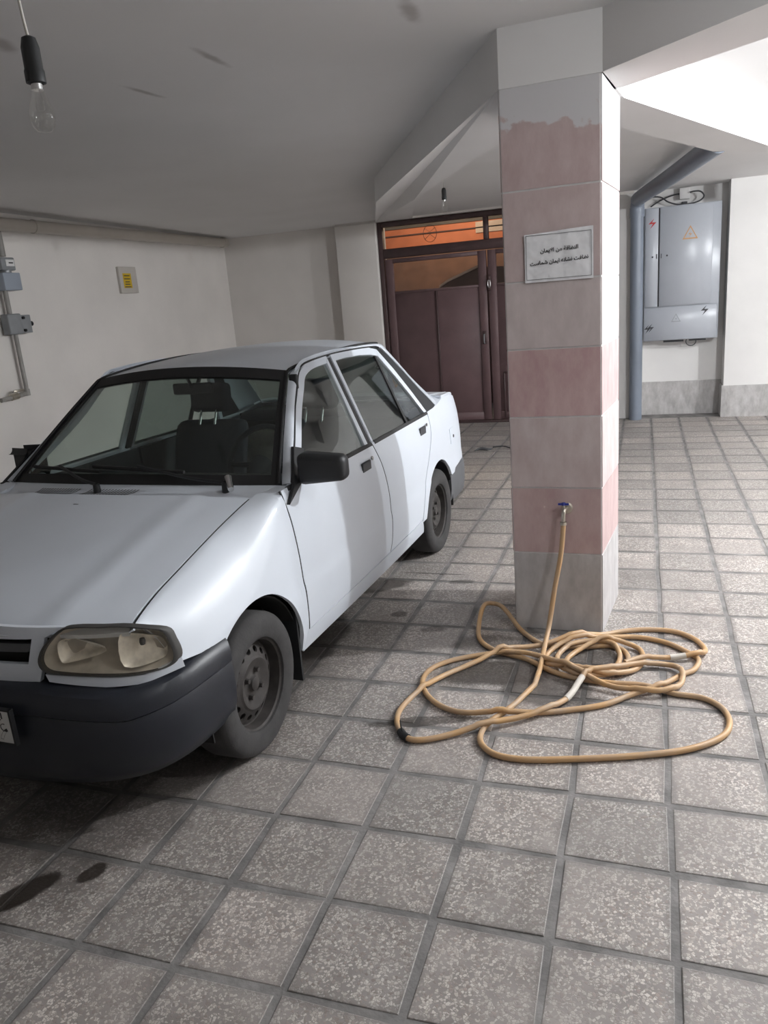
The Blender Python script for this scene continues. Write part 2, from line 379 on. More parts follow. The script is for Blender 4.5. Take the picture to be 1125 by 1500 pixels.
M['marble'] = stone_mat('grey_marble', (0.34, 0.32, 0.31), (0.55, 0.54, 0.53))
STONE = [stone_mat('grey_stone', (0.389, 0.373, 0.373), (0.562, 0.545, 0.540)),
         stone_mat('pink_stone', (0.454, 0.319, 0.313), (0.572, 0.443, 0.432)),
         stone_mat('pale_pink_stone', (0.497, 0.405, 0.394), (0.605, 0.529, 0.518)),
         stone_mat('red_pink_stone', (0.454, 0.297, 0.297), (0.583, 0.432, 0.421)),
         stone_mat('grey_pink_stone', (0.497, 0.432, 0.421), (0.616, 0.540, 0.529)),
         stone_mat('rose_stone', (0.475, 0.373, 0.362), (0.583, 0.486, 0.475)),
         stone_mat('plaster_smeared_stone', (0.464, 0.351, 0.340), (0.572, 0.464, 0.454), True)]
M['joint'] = pmat('white_joint', (0.66, 0.64, 0.63), 0.8, var=0.15, scale=20)
def paper_mat():
    m, nt, N, L, b = new_mat('crumpled_paper'); b.inputs['Roughness'].default_value = 0.3
    g = N.new('ShaderNodeNewGeometry'); t = N.new('ShaderNodeTexNoise'); t.inputs['Scale'].default_value = 11; t.inputs['Detail'].default_value = 2
    L.new(g.outputs['Position'], t.inputs['Vector'])
    b.inputs['Base Color'].default_value = (0.86, 0.86, 0.88, 1); b.inputs['Coat Weight'].default_value = 0.4
    bp = N.new('ShaderNodeBump'); bp.inputs['Strength'].default_value = 0.8; bp.inputs['Distance'].default_value = 0.03
    L.new(t.outputs['Fac'], bp.inputs['Height']); L.new(bp.outputs['Normal'], b.inputs['Normal']); return m
M['paper'] = paper_mat()

# ------------------------------------------------------------------ room shell
YB = 7.42                 # front plane of the back wall's pilasters and gate
XL = -3.98
def struct(o, label, cat=None): return tag(o, label, cat, None, 'structure')
ZC = 2.64
wl = box('wall_left', XL-0.2, XL, -6.2, 7.9, 0, 2.9, M['wall']); struct(wl, 'long cream plaster wall behind the parked car', 'wall')
struct(box('wall_back', XL, -2.2, 7.62, 7.82, 0, 2.9, M['wall']), 'recessed cream wall panel behind the car roof', 'wall')
struct(box('wall_back', -2.28, -1.735, YB, 7.82, 0, 2.545, M['wall'], None, 0.012, 2), 'narrow cream pilaster on the hinge side of the brown gate', 'pilaster')
struct(box('wall_back', -2.28, 1.33, YB+0.03, 7.82, 2.545, 2.9, M['wall']), 'plaster lintel over the brown gate', 'wall')
struct(box('wall_back', 1.02, 1.42, YB+0.06, 7.9, 0, 2.9, M['wall_bright']), 'narrow white wall strip behind the drain pipe', 'wall')
struct(box('wall_back', 1.42, 2.325, 7.72, 7.9, 0, 2.9, M['wall_bright']), 'recessed white niche wall behind the electric cabinet', 'wall')
struct(box('wall_back', 2.325, 6.6, YB, 7.9, 0, 2.9, M['wall_bright']), 'broad white wall to the right of the cabinet niche', 'wall')
bb = empty('baseboard_back'); struct(bb, 'grey veined marble skirting slabs along the back wall', 'skirting')
box('marble_slab', 1.42, 2.325, 7.705, 7.72, 0, 0.40, M['marble'], bb)
box('marble_slab', 2.305, 2.325, YB-0.012, 7.705, 0, 0.365, M['marble'], bb)
for i in range(6): box('marble_slab', 2.325+i*0.70, 2.325+i*0.70+0.695, YB-0.014, YB, 0, 0.36, M['marble'], bb)
wr = box('wall_right', 6.5, 6.7, -6.2, 7.9, 0, 2.9, M['wall_bright']); struct(wr, 'white plaster wall on the far side of the lamp', 'wall')
wf = box('wall_front', -4.2, 6.7, -6.2, -6.0, 0, 2.9, M['wall']); struct(wf, 'cream plaster wall behind the viewer', 'wall')

# ceiling with beams
ce = empty('ceiling'); struct(ce, 'grey plastered garage ceiling with dropped beams', 'ceiling')
cv, cfc = [], []
for z0 in (0, 0.15):
    for (y, z) in ((-6.2, ZC), (2.0, ZC), (7.9, 2.565)):
        cv += [(-4.2, y, z+z0), (6.7, y, z+z0)]
cfc = [(0,1,3,2),(2,3,5,4),(6,8,9,7),(8,10,11,9),(0,6,7,1),(4,5,11,10),(0,2,8,6),(2,4,10,8),(1,7,9,3),(3,9,11,5)]
mk('slab', cv, cfc, M['ceiling'], ce)
ZS = 2.415
PFL, PFR, PRR, PRL = (0.862, 1.287), (1.277, 1.273), (1.333, 1.78), (0.915, 1.79)
B1d = np.array([-0.457, 0.889]); 
def off(p, d, t): return (p[0]+d[0]*t, p[1]+d[1]*t)
prism('beam', [(0.868, 1.283), (1.15, 1.42), (1.155, 1.50), (-0.43, 4.58), (-1.30, 7.6), (-1.735, 7.45), (-0.715, 4.40)],
      [ZS, ZS, ZS, ZS, 2.55, 2.545, ZS], 2.74, M['ceiling'], ce)
prism('beam', [(0.868, 1.281), (1.283, 1.262), (4.9, -2.25), (5.2, -1.62), (1.35, 1.585), (1.0, 1.7)], ZS, 2.74, M['ceiling'], ce)
prism('beam', [(1.283, 1.262), (1.352, 1.80), (2.23, 3.965), (2.75, 5.25), (2.6, 5.35), (2.27, 4.30), (1.888, 3.93), (1.18, 2.22), (1.0, 1.72)],
      ZS, 2.74, M['ceiling'], ce)

# floor
fl = empty('floor'); struct(fl, 'worn square terrazzo tiles with wide dirty joints', 'floor')
box('floor_bed', -4.2, 6.7, -6.2, 9.2, -0.12, -0.0022, M['grout'], fl)
PX, PY = 0.3079, 0.3105
def tile_mesh(v):
    r2 = np.random.default_rng(100+v); h = 0.1435
    top = [(-h, -h), (h, -h), (h, h), (-h, h)]
    top = [(p[0]+r2.uniform(-.006, .005), p[1]+r2.uniform(-.006, .005)) for p in top]
    dz = r2.uniform(-.0008, .0008); tilt = r2.uniform(-.0008, .0008, 2)
    V = [(p[0], p[1], -0.03) for p in top] + [(p[0], p[1], dz-.0012+tilt@np.sign(p)) for p in top] + [(p[0]*.985, p[1]*.985, dz+tilt@np.sign(p)) for p in top]
    Fc = [(8, 9, 10, 11)] + [(4+i, 4+(i+1) % 4, 8+(i+1) % 4, 8+i) for i in range(4)] + [(i, (i+1) % 4, 4+(i+1) % 4, 4+i) for i in range(4)]
    return V, Fc
TV = [tile_mesh(v) for v in range(14)]
def build_tiles(name, lst, parent=None):
    V, Fc, U, R = [], [], [], []
    for (v, x, y, rot, rn) in lst:
        k = len(V); c, s = (1, 0, -1, 0)[rot], (0, 1, 0, -1)[rot]
        for p in TV[v][0]:
            V.append((x+p[0]*c-p[1]*s, y+p[0]*s+p[1]*c, p[2])); U.append((p[0]/0.287+.5, p[1]/0.287+.5))
        for f in TV[v][1]: Fc.append(tuple(i+k for i in f)); R.append(rn)
    me = bpy.data.meshes.new(name); me.from_pydata(V, [], Fc)
    uvl = me.uv_layers.new(name='UVMap'); vi = np.zeros(len(me.loops), int); me.loops.foreach_get('vertex_index', vi)
    uvl.data.foreach_set('uv', np.array(U)[vi].ravel())
    a = me.attributes.new('rnd', 'FLOAT', 'FACE'); a.data.foreach_set('value', R)
    me.materials.append(M['tile']); return me
def project(p):
    d = np.array(p)-CAM; wv = d@cf
    return (562.5+FPX*(d@cr_)/wv, 750-FPX*(d@cu)/wv, wv)
cells = []
for i in range(-13, 20):
    for j in range(-16, 24):
        x, y = (i+0.5)*PX+0.0025, (j+0.5)*PY
        if x < XL+0.14 or x > 6.4 or y < -5.8 or y > YB-0.1: continue
        if 0.83 < x < 1.37 and 1.26 < y < 1.82: continue
        px, py, wv = project((x, y, 0))
        vis = wv > 0.3 and -120 < px < 1245 and py < 1620
        hidden = (-1.35 < x < 0.0 and -0.3 < y < 3.2) or (x < -1.2 and y > -0.3) or (x < 0.0 and y > 3.0 and py < 690 and px < 660)
        cells.append((0 if (vis and not hidden) else 1, wv if vis else 99, i, j, x, y))
cells.sort()
near = [c for c in cells if c[0] == 0][:292]; nearset = {(c[2], c[3]) for c in near}
tmeshes = [build_tiles('tile', [(v, 0, 0, 0, v/14.0)]) for v in range(14)]
for k, c in enumerate(near):
    o = bpy.data.objects.new('tile', tmeshes[(c[2]*5+c[3]*3) % 14]); COL.objects.link(o)
    o.location = (c[4], c[5], 0); o.rotation_euler = (0, 0, (c[2]+2*c[3]) % 4*math.pi/2); o.parent = fl
rest = [((c[2]*5+c[3]*3) % 14, c[4], c[5], (c[2]+2*c[3]) % 4, float(rng.random())) for c in cells if (c[2], c[3]) not in nearset]
o = bpy.data.objects.new('tile_field', build_tiles('tile_field', rest)); COL.objects.link(o); o.parent = fl; o['kind'] = 'stuff'

# ------------------------------------------------------------------ pillar
pi = empty('pillar', (0, 0, 0)); tag(pi, 'square pillar clad in pink stone tiles over a grey plinth', 'pillar', None, 'structure')
CORN = [PFL, PFR, PRR, PRL]
def inset(poly, t):
    c = np.mean(np.array(poly), 0); return [tuple(np.array(p)+(c-np.array(p))/np.linalg.norm(c-np.array(p))*t) for p in poly]
prism('core', inset(CORN, 0.0035), 0, ZS+0.02, M['joint'], pi)
ZJ = [0.0, 0.394, 0.715, 1.046, 1.352, 1.642, 2.015, ZS+0.01]
for s in range(4):
    a, b_ = np.array(CORN[s]), np.array(CORN[(s+1) % 4]); d = b_-a; Ln = np.linalg.norm(d); d /= Ln; n = np.array([d[1], -d[0]])
    for k in range(7):
        dz = 0 if s != 1 else (-0.0, 0.02, 0.05, 0.06, 0.05, 0.03, 0.0, 0.0)[k]; dz1 = 0 if s != 1 else (0.02, 0.05, 0.06, 0.05, 0.03, 0.0, 0.0)[k]
        z0, z1 = ZJ[k]+(0.004 if k else 0)+0*dz, ZJ[k+1]-0.004
        pr = random.uniform(0.0, 0.003); g0, g1 = (0.006, 0.006)
        q = [a+d*g0, b_-d*g1, b_-d*g1-n*0.03, a+d*g0-n*0.03]; q = [p+n*pr if i < 2 else p for i, p in enumerate(q)]
        o = prism('stone_tile' if k else 'plinth_slab', q, z0, z1, STONE[k], pi)
# ------------------------------------------------------------------ sign on the pillar
fdir = np.array(PFR)-np.array(PFL); fdir /= np.linalg.norm(fdir); fang = math.atan2(fdir[1], fdir[0])
def on_front(t, outw=0.0):      # point on the pillar's front face, t metres from its left corner
    n = np.array([fdir[1], -fdir[0]]); p = np.array(PFL)+fdir*t+n*outw; return (float(p[0]), float(p[1]))
p = on_front(0.239, 0.006)
sg = empty('paper_sign', (p[0], p[1], 1.739), fang, 'laminated white notice with two lines of black script taped to the pillar', 'sign')
V, Fc = [], []; nx, nz = 14, 10
for layer in (0, 1):
    for j in range(nz+1):
        for i in range(nx+1):
            x = -0.144+0.288*i/nx; z = -0.102+0.204*j/nz
            yb = -0.0025-0.004*abs(math.sin(x*22+z*9))-0.003*math.sin(z*31-x*12)**2
            zt = z + (0.006*math.sin(x*9) if j == nz else 0)
            V.append((x, yb if layer == 0 else yb+0.0012, zt))
W1 = nx+1; K = W1*(nz+1)
for j in range(nz):
    for i in range(nx):
        q = (j*W1+i, j*W1+i+1, (j+1)*W1+i+1, (j+1)*W1+i); Fc += [q, tuple(K+x for x in reversed(q))]
edge = [i for i in range(W1)] + [j*W1+nx for j in range(1, nz+1)] + [nz*W1+i for i in range(nx-1, -1, -1)] + [j*W1 for j in range(nz-1, 0, -1)]
for i in range(len(edge)): a, b_ = edge[i], edge[(i+1) % len(edge)]; Fc.append((a, b_, K+b_, K+a))
mk('sheet', V, Fc, M['paper'], sg, True, 60)
def strip(x0, x1, z0, z1, y): return box_geo(x0, x1, y-0.0006, y, z0, z1)
mk('border', *join_geo([strip(-0.136, 0.136, 0.0895, 0.0912, -0.0105), strip(-0.136, 0.136, -0.0912, -0.0895, -0.0105), strip(-0.137, -0.1353, -0.091, 0.091, -0.0105), strip(0.1353, 0.137, -0.091, 0.091, -0.0105)]), M['ink_grey'], sg)
def text_obj(name, body, size, mat, parent, loc, rot=(math.pi/2, 0, 0), extrude=0.0004, bold=0.0, sx=1.0):
    c = bpy.data.curves.new(name, 'FONT'); c.body = body; c.size = size; c.align_x = 'CENTER'; c.resolution_u = 2; c.extrude = extrude; c.offset = bold
    t = bpy.data.objects.new(name+'_src', c); COL.objects.link(t); bpy.context.view_layer.update()
    me = bpy.data.meshes.new_from_object(t); bpy.data.objects.remove(t)
    o = link_mesh(name, me, mat, parent); o.location = loc; o.rotation_euler = rot; o.scale = (sx, 1, 1); return o
# Arabic letters in their joined forms, stored left to right
L1 = '\uFEE5\uFE8E\uFEE4\uFEF3\uFEFB\uFE8D \uFEE6\uFEE3 \uFE94\uFED3\uFE8E\uFEC8\uFEE8\uFEDF\uFE8D'
L2 = '\uFE96\uFEB3\uFE8E\uFEE4\uFEB7 \uFEE5\uFE8E\uFEE4\uFEF3\uFE8D \uFEEA\uFEE7\uFE8E\uFEB8\uFEE7 \uFE96\uFED3\uFE8E\uFEC8\uFEE7'
text_obj('lettering', L1, 0.0220, M['ink'], sg, (0.004, -0.0105, 0.020), bold=0.0005).rotation_euler[1] = -0.035
text_obj('lettering', L2, 0.0215, M['ink'], sg, (0.002, -0.0105, -0.026), bold=0.0005).rotation_euler[1] = -0.05

# ------------------------------------------------------------------ tap and hose
p = on_front(0.257, 0.0)
tp = empty('water_tap', (p[0], p[1], 0.62), fang, 'small metal water tap with a blue handle on the pillar', 'tap')
mk('flange', *move(revolve_geo([(0, 0.0), (0.026, 0.0), (0.028, 0.004), (0.022, 0.012), (0.012, 0.014), (0, 0.014)], 24, 'z', False), (0, 0, 0), rotx(math.pi/2)), M['brass'], tp, True)
tube('tap_body', smooth_path([(0, -0.012, 0), (-0.004, -0.035, 0.001), (-0.008, -0.050, -0.004), (-0.010, -0.056, -0.025), (-0.010, -0.057, -0.05)], 5), 0.0095, M['brass'], tp, 14)
cyl('collar', (-0.010, -0.057, -0.052), (-0.010, -0.057, -0.066), 0.0155, M['brass'], tp)
cyl('valve_stem', (-0.006, -0.042, 0.004), (-0.010, -0.044, 0.026), 0.006, M['brass'], tp)
mk('handle', *join_geo([move(box_geo(-0.024, 0.024, -0.005, 0.005, -0.003, 0.005), (-0.010, -0.044, 0.028)), cyl_geo((-0.010, -0.044, 0.024), (-0.010, -0.044, 0.036), 0.009)]), M['blue_knob'], tp)
HOSE = [(1.03, 0.69), (0.969, 0.51), (0.901, 0.372), (0.882, 0.29), (0.896, 0.214), (0.959, 0.155), (1.06, 0.144), (1.205, 0.173), (1.423, 0.236), (1.609, 0.314), (1.729, 0.418), (1.766, 0.525), (1.747, 0.63), (1.681, 0.694), (1.579, 0.71), (1.467, 0.759), (1.338, 0.757), (1.205, 0.772), (1.091, 0.819), (0.964, 0.919), (0.821, 0.977), (0.724, 1.079), (0.69, 1.22), (0.70, 1.36), (0.745, 1.40), (0.833, 1.31), (0.925, 1.18), (1.026, 1.078), (1.182, 1.077), (1.325, 1.109), (1.391, 1.042), (1.393, 0.915), (1.322, 0.827), (1.204, 0.778), (1.122, 0.855), (1.097, 0.963), (1.14, 1.053), (1.238, 1.11), (1.326, 1.099), (1.364, 1.005), (1.34, 0.89), (1.254, 0.84), (1.171, 0.857), (1.139, 0.933), (1.186, 1.027), (1.31, 1.121), (1.439, 1.099), (1.46, 0.972), (1.414, 0.872), (1.31, 0.802), (1.202, 0.807), (1.072, 0.862), (1.047, 0.955), (1.096, 1.047), (1.236, 1.138), (1.409, 1.217), (1.552, 1.185), (1.646, 1.098), (1.689, 1.024), (1.664, 0.928), (1.616, 0.876), (1.53, 0.748), (1.417, 0.669), (1.32, 0.578), (1.211, 0.52), (1.078, 0.468), (0.917, 0.429), (0.775, 0.416), (0.669, 0.462), (0.588, 0.557), (0.551, 0.668), (0.574, 0.781), (0.672, 0.879), (0.813, 0.935), (0.977, 0.934), (1.117, 0.839), (1.26, 0.744), (1.392, 0.697), (1.529, 0.694), (1.599, 0.76), (1.616, 0.861), (1.58, 0.945), (1.467, 0.927), (1.336, 0.829), (1.233, 0.754), (1.168, 0.577), (1.079, 0.454), (0.93, 0.353), (0.818, 0.278), (0.684, 0.2), (0.608, 0.203), (0.544, 0.298), (0.53, 0.41), (0.574, 0.555), (0.648, 0.721), (0.767, 0.861), (0.896, 0.982), (1.065, 1.059), (1.235, 1.166), (1.349, 1.263), (1.467, 1.31), (1.599, 1.307), (1.687, 1.233), (1.722, 1.126), (1.691, 1.056), (1.589, 1.024), (1.467, 0.98), (1.387, 0.913)]
HR = 0.0115
lift = []
pts2 = smooth_path([(a, b_, 0) for a, b_ in HOSE], 7)
P2 = np.array(pts2)[:, :2]; zl = np.full(len(P2), HR+0.001)
for i in range(len(P2)):          # ride over whatever was laid down earlier
    if i > 14:
        dd = np.linalg.norm(P2[:i-14]-P2[i], axis=1); k = np.where(dd < HR*2.0)[0]
        if len(k): zl[i] = min(zl[k].max()+HR*1.8, 0.062)
zs = zl.copy()
for _ in range(4): zs = np.maximum(zl, np.convolve(np.pad(zs, 3, 'edge'), np.ones(7)/7, 'valid'))
# the loop thrown up against the pillar stands off the floor
for i in range(len(P2)):
    d_ = (P2[i]-np.array([0.72, 1.34]))
    zs[i] += 0.075*math.exp(-(d_@d_)/(2*0.085**2))
top = np.array([p[0], p[1], 0.555])+np.array([fdir[0]*-0.010+fdir[1]*0.057, fdir[1]*-0.010-fdir[0]*0.057, 0])
drop = smooth_path([tuple(top), tuple(top+np.array([-0.012, -0.02, -0.14])), tuple(top+np.array([-0.04, -0.05, -0.30])), (1.045, 1.12, 0.10), (1.036, 1.02, 0.045), (1.037, 0.90, 0.035), (1.036, 0.80, 0.02)], 7)
path = drop[:-1]+[(P2[i][0], P2[i][1], zs[i]) for i in range(len(P2))]
hs = empty('garden_hose', (1.1, 0.8, 0), 0, 'long orange rubber hose lying in tangled coils in front of the pillar', 'hose')
LO = np.array([1.1, 0.8, 0])
tube('hose_tube', [np.array(q)-LO for q in path], HR, M['hose'], hs, 12)
def hose_sleeve(name, tx, ty, mat, r, n=3):
    ii = int(np.argmin(np.linalg.norm(P2-np.array([tx, ty]), axis=1))); seg = [np.array([P2[k][0], P2[k][1], zs[k]])-LO for k in range(max(ii-n, 0), min(ii+n+1, len(P2)))]
    tube(name, seg, r, mat, hs, 12)
hose_sleeve('hose_joiner', 0.60, 0.205, M['black'], 0.016, 2); hose_sleeve('tape_wrap', 1.20, 0.66, M['tape'], 0.0135, 3); hose_sleeve('tape_wrap', 1.60, 1.028, M['tape'], 0.0135, 2)
ii = int(np.argmin(np.linalg.norm(P2-np.array([0.60, 0.205]), axis=1))); q = np.array([P2[ii][0], P2[ii][1], zs[ii]])-LO
tube('wire_tail', smooth_path([q, q+[-0.012, 0.01, 0.03], q+[-0.02, 0.03, 0.045]], 5), 0.003, M['black'], hs, 6)

# ------------------------------------------------------------------ gate in the back wall
dr = empty('door_1', (-1.73, YB+0.10, 0), 0, 'brown painted metal double gate with glazed top panes', 'gate', None, 'structure')
GW, GH, ZT = 2.72, 2.54, 2.22          # width, height, top of the leaves
XM = 1.36                               # where the leaves meet
def gb(name, x0, x1, y0, y1, z0, z1, mat, parent=dr, bev=0.004): return box(name, x0, x1, y0, y1, z0, z1, mat, parent, bev, 1)
gb('frame_post', 0.0, 0.055, -0.05, 0.05, 0, GH, M['door_dark']); gb('frame_post', GW-0.055, GW, -0.05, 0.05, 0, GH, M['door_dark'])
gb('frame_head', 0.055, GW-0.055, -0.05, 0.05, GH-0.06, GH, M['door_dark'])
gb('transom_bar', 0.055, GW-0.055, -0.045, 0.045, ZT-0.115, ZT, M['door_dark'])
gb('transom_mullion', XM-0.025, XM+0.03, -0.045, 0.045, ZT, GH-0.06, M['door_dark'])
gb('pane', 0.055, XM-0.025, -0.004, 0.004, ZT, GH-0.06, M['door_glass'], dr, 0); gb('pane', XM+0.03, GW-0.055, -0.004, 0.004, ZT, GH-0.06, M['door_glass'], dr, 0)
# wire rosette behind the left transom pane
tube('rosette', [(0.66+0.085*math.cos(a), 0.02, 2.355+0.10*math.sin(a)) for a in np.linspace(0, 2*math.pi, 25)[:-1]], 0.003, M['door_dark'], dr, 6, True)
for sgn in (-1, 1): tube('rosette', [(0.66+sgn*0.07, 0.02, 2.29), (0.66+sgn*-0.02, 0.02, 2.36), (0.66+sgn*0.07, 0.02, 2.42)], 0.003, M['door_dark'], dr, 6)
ZG = 1.69                               # bottom of the glazed part
for li, (x0, x1) in enumerate(((0.065, XM-0.01), (XM+0.01, GW-0.065))):
    lf = gb('leaf', x0, x1, -0.012, 0.012, 0.03, ZG, M['door_brown'])
    zt = ZT-0.125
    gb('stile', x0, x0+0.10, -0.03, 0.03, 0.03, zt, M['door_brown'], lf); gb('stile', x1-0.10, x1, -0.03, 0.03, 0.03, zt, M['door_brown'], lf)
    gb('rail', x0+0.10, x1-0.10, -0.03, 0.03, zt-0.05, zt, M['door_brown'], lf); gb('rail', x0+0.10, x1-0.10, -0.022, 0.022, ZG-0.02, ZG+0.01, M['door_brown'], lf)
    gb('rail', x0+0.10, x1-0.10, -0.03, 0.03, 0.03, 0.13, M['door_brown'], lf)
    gb('pane', x0+0.10, x1-0.10, -0.004, 0.004, ZG+0.01, zt-0.05, M['door_glass'], lf, 0)
    for xr in ((x0+0.10+(x1-x0-0.2)*0.5, ) if li == 0 else (x0+0.30, x0+0.85)): gb('rib', xr-0.012, xr+0.012, -0.03, -0.010, 0.13, ZG-0.02, M['door_dark'], lf)
hp = gb('hasp', XM+0.005, XM+0.045, -0.055, -0.03, 1.62, 1.80, M['door_dark']); tube('hasp_ring', [(XM+0.025+0.016*math.cos(a), -0.062, 1.70+0.045*math.sin(a)) for a in np.linspace(0, 2*math.pi, 17)[:-1]], 0.005, M['chrome'], dr, 6, True)
gb('lock_plate', XM-0.085, XM-0.035, -0.036, -0.03, 0.98, 1.14, M['door_dark']); tube('handle', smooth_path([(XM-0.06, -0.03, 1.10), (XM-0.06, -0.075, 1.09), (XM-0.06, -0.075, 1.00), (XM-0.06, -0.035, 0.99)], 5), 0.007, M['steel'], dr, 8)
gb('bolt', XM+0.16, XM+0.175, -0.045, -0.03, 0.05, 0.62, M['door_dark']); gb('bolt', XM+0.16, XM+0.24, -0.045, -0.03, 0.61, 0.63, M['door_dark'])
gb('threshold', 0.0, GW, -0.06, 0.06, -0.01, 0.028, M['door_dark'])

# what stands outside the gate, seen through its panes
M['outer_band'] = pmat('dark_render_band', (0.085, 0.078, 0.07), 0.85, var=0.2, scale=3)
ow = empty('street_wall', (0, 11.2, -0.3), 0, 'orange rendered wall outside behind the gate panes', 'wall')
box('render', -6, 5, 0, 0.3, 2.68, 3.05, M['outer_orange'], ow); box('coping_band', -6, 5, -0.02, 0.3, 3.05, 4.2, M['outer_band'], ow); box('string_course', -6, 5, -0.02, 0.0, 2.93, 2.95, M['outer_brown'], ow)
M['outer_dull'] = pmat('dull_brick_render', (0.19, 0.105, 0.075), 0.85, var=0.25, scale=6); box('lower_render', -6, 5, 0, 0.3, 0, 2.68, M['outer_dull'], ow); box('pale_panel', -1.22, -0.6, -0.02, 0.0, 2.86, 3.03, M['outer_white'], ow)
op = empty('ramp_parapet', (0, 9.3, -0.3), 0, 'dark brown sloping ramp parapet outside the gate', 'parapet')
pp = [(-4.2, 0), (-4.2, 1.70), (-1.9, 1.73), (-1.3, 2.08), (-0.8, 2.26), (0.3, 2.20), (2.6, 2.20), (2.6, 0)]; n_ = len(pp)
mk('parapet_wall', [(q[0], 0, q[1]) for q in pp]+[(q[0], 0.2, q[1]) for q in pp], [tuple(range(n_)), tuple(range(2*n_-1, n_-1, -1))]+[(i, (i+1) % n_, n_+(i+1) % n_, n_+i) for i in range(n_)], M['outer_brown'], op)
cp_ = [(-1.42, 2.015), (-1.3, 2.085), (-0.8, 2.265)]
mk('coping', [(q[0], y, q[1]+z) for q in cp_ for (y, z) in ((-0.02, 0), (0.22, 0), (0.22, 0.035), (-0.02, 0.035))], [(0, 1, 2, 3), (11, 10, 9, 8)]+[(k*4+i, k*4+(i+1) % 4, k*4+4+(i+1) % 4, k*4+4+i) for k in range(2) for i in range(4)], M['outer_white'], op)
og = box('ground_outside', -8, 8, 8.0, 14, -0.4, -0.3, M['outer_grey']); tag(og, 'dark concrete ground outside the gate', 'ground', None, 'structure')
pl_ = bpy.data.lights.new('street_light', 'POINT'); pl_.energy = PORCH_POWER; pl_.color = (1.0, 0.78, 0.55); pl_.shadow_soft_size = 0.15
po = bpy.data.objects.new('street_light', pl_); COL.objects.link(po); po.location = (-1.5, 9.8, 3.3)

# ------------------------------------------------------------------ electric cabinet, drain pipe, cables
eb = empty('electric_cabinet', (1.43, 7.70, 0), 0, 'grey metal electric cabinet mounted in the wall niche', 'cabinet')
box('case', 0.015, 0.82, -0.20, 0.0, 0.90, 2.37, M['cabinet'], eb, 0.004, 1)
d1 = box('cabinet_door', 0.025, 0.165, -0.218, -0.20, 1.29, 2.36, M['cabinet'], eb, 0.004, 1)
d2 = box('cabinet_door', 0.18, 0.735, -0.222, -0.20, 1.29, 2.36, M['cabinet'], eb, 0.004, 1)
box('gap_shade_strip', 0.166, 0.179, -0.203, -0.199, 1.29, 2.36, M['ink_grey'], eb)  # dark strip standing in for the shade between the two doors
d3 = box('lower_cover', 0.02, 0.80, -0.216, -0.20, 0.905, 1.275, M['cabinet'], eb, 0.004, 1)
cyl('lock', (0.105, -0.217, 1.84), (0.105, -0.226, 1.84), 0.010, M['ink_grey'], d1, None, 12); cyl('lock', (0.26, -0.221, 1.845), (0.26, -0.23, 1.845), 0.010, M['ink_grey'], d2, None, 12)
box('hinge', 0.145, 0.155, -0.223, -0.217, 1.82, 1.87, M['ink_grey'], d1); box('hinge', 0.195, 0.202, -0.227, -0.221, 1.82, 1.87, M['ink_grey'], d2)
def flat_poly(name, pts, y, mat, parent, th=0.0012):
    n = len(pts); V = [(q[0], y, q[1]) for q in pts]+[(q[0], y-th, q[1]) for q in pts]
    return mk(name, V, [tuple(range(n)), tuple(range(2*n-1, n-1, -1))]+[(i, (i+1) % n, n+(i+1) % n, n+i) for i in range(n)], mat, parent)
def bolt_mark(cx, cz, s, y, mat, par): flat_poly('lightning_mark', [(cx+a*s, cz+b_*s) for a, b_ in ((0.35, 1), (-0.75, -0.05), (0.05, -0.05), (-0.45, -1), (0.75, 0.25), (-0.1, 0.25))], y, mat, par)
def tri_mark(cx, cz, s, y, mat, par):
    o_ = [(0, 1), (-0.95, -0.7), (0.95, -0.7)]
    for i in range(3):
        a, b_ = np.array(o_[i]), np.array(o_[(i+1) % 3]); q = [a, b_, b_*0.76, a*0.76]; flat_poly('warning_triangle', [(cx+v[0]*s, cz+v[1]*s) for v in q], y, mat, par)
    bolt_mark(cx, cz-0.1*s, s*0.32, y, mat, par)
bolt_mark(0.10, 2.20, 0.055, -0.2185, M['red_ink'], d1); tri_mark(0.50, 2.06, 0.085, -0.2225, M['orange_ink'], d2)
tri_mark(0.37, 1.145, 0.055, -0.2165, M['steel'], d3); bolt_mark(0.675, 1.215, 0.055, -0.2165, M['ink_grey'], d3); bolt_mark(0.06, 1.04, 0.05, -0.2165, M['ink_grey'], d3); bolt_mark(0.095, 1.05, 0.05, -0.2165, M['ink_grey'], d3)
tube('cable_loop', [(0.54+0.055*math.cos(a), -0.17, 0.875+0.05*math.sin(a)) for a in np.linspace(0, 2*math.pi, 21)[:-1]], 0.006, M['cable'], eb, 6, True)
box('cable_gland', 0.24, 0.46, -0.16, -0.08, 0.875, 0.90, M['ink_grey'], eb); box('cable_gland', 0.52, 0.70, -0.16, -0.08, 0.88, 0.90, M['ink_grey'], eb)
jb = empty('junction_box', (1.87, 7.72, 2.50), 0, 'small white cable box above the electric cabinet', 'box')
box('box_body', -0.055, 0.055, -0.07, 0, -0.06, 0.06, M['white_plastic'], jb, 0.006, 2); box('terminal', -0.03, 0.03, -0.05, -0.005, -0.14, -0.085, M['cable'], jb, 0.003, 1)
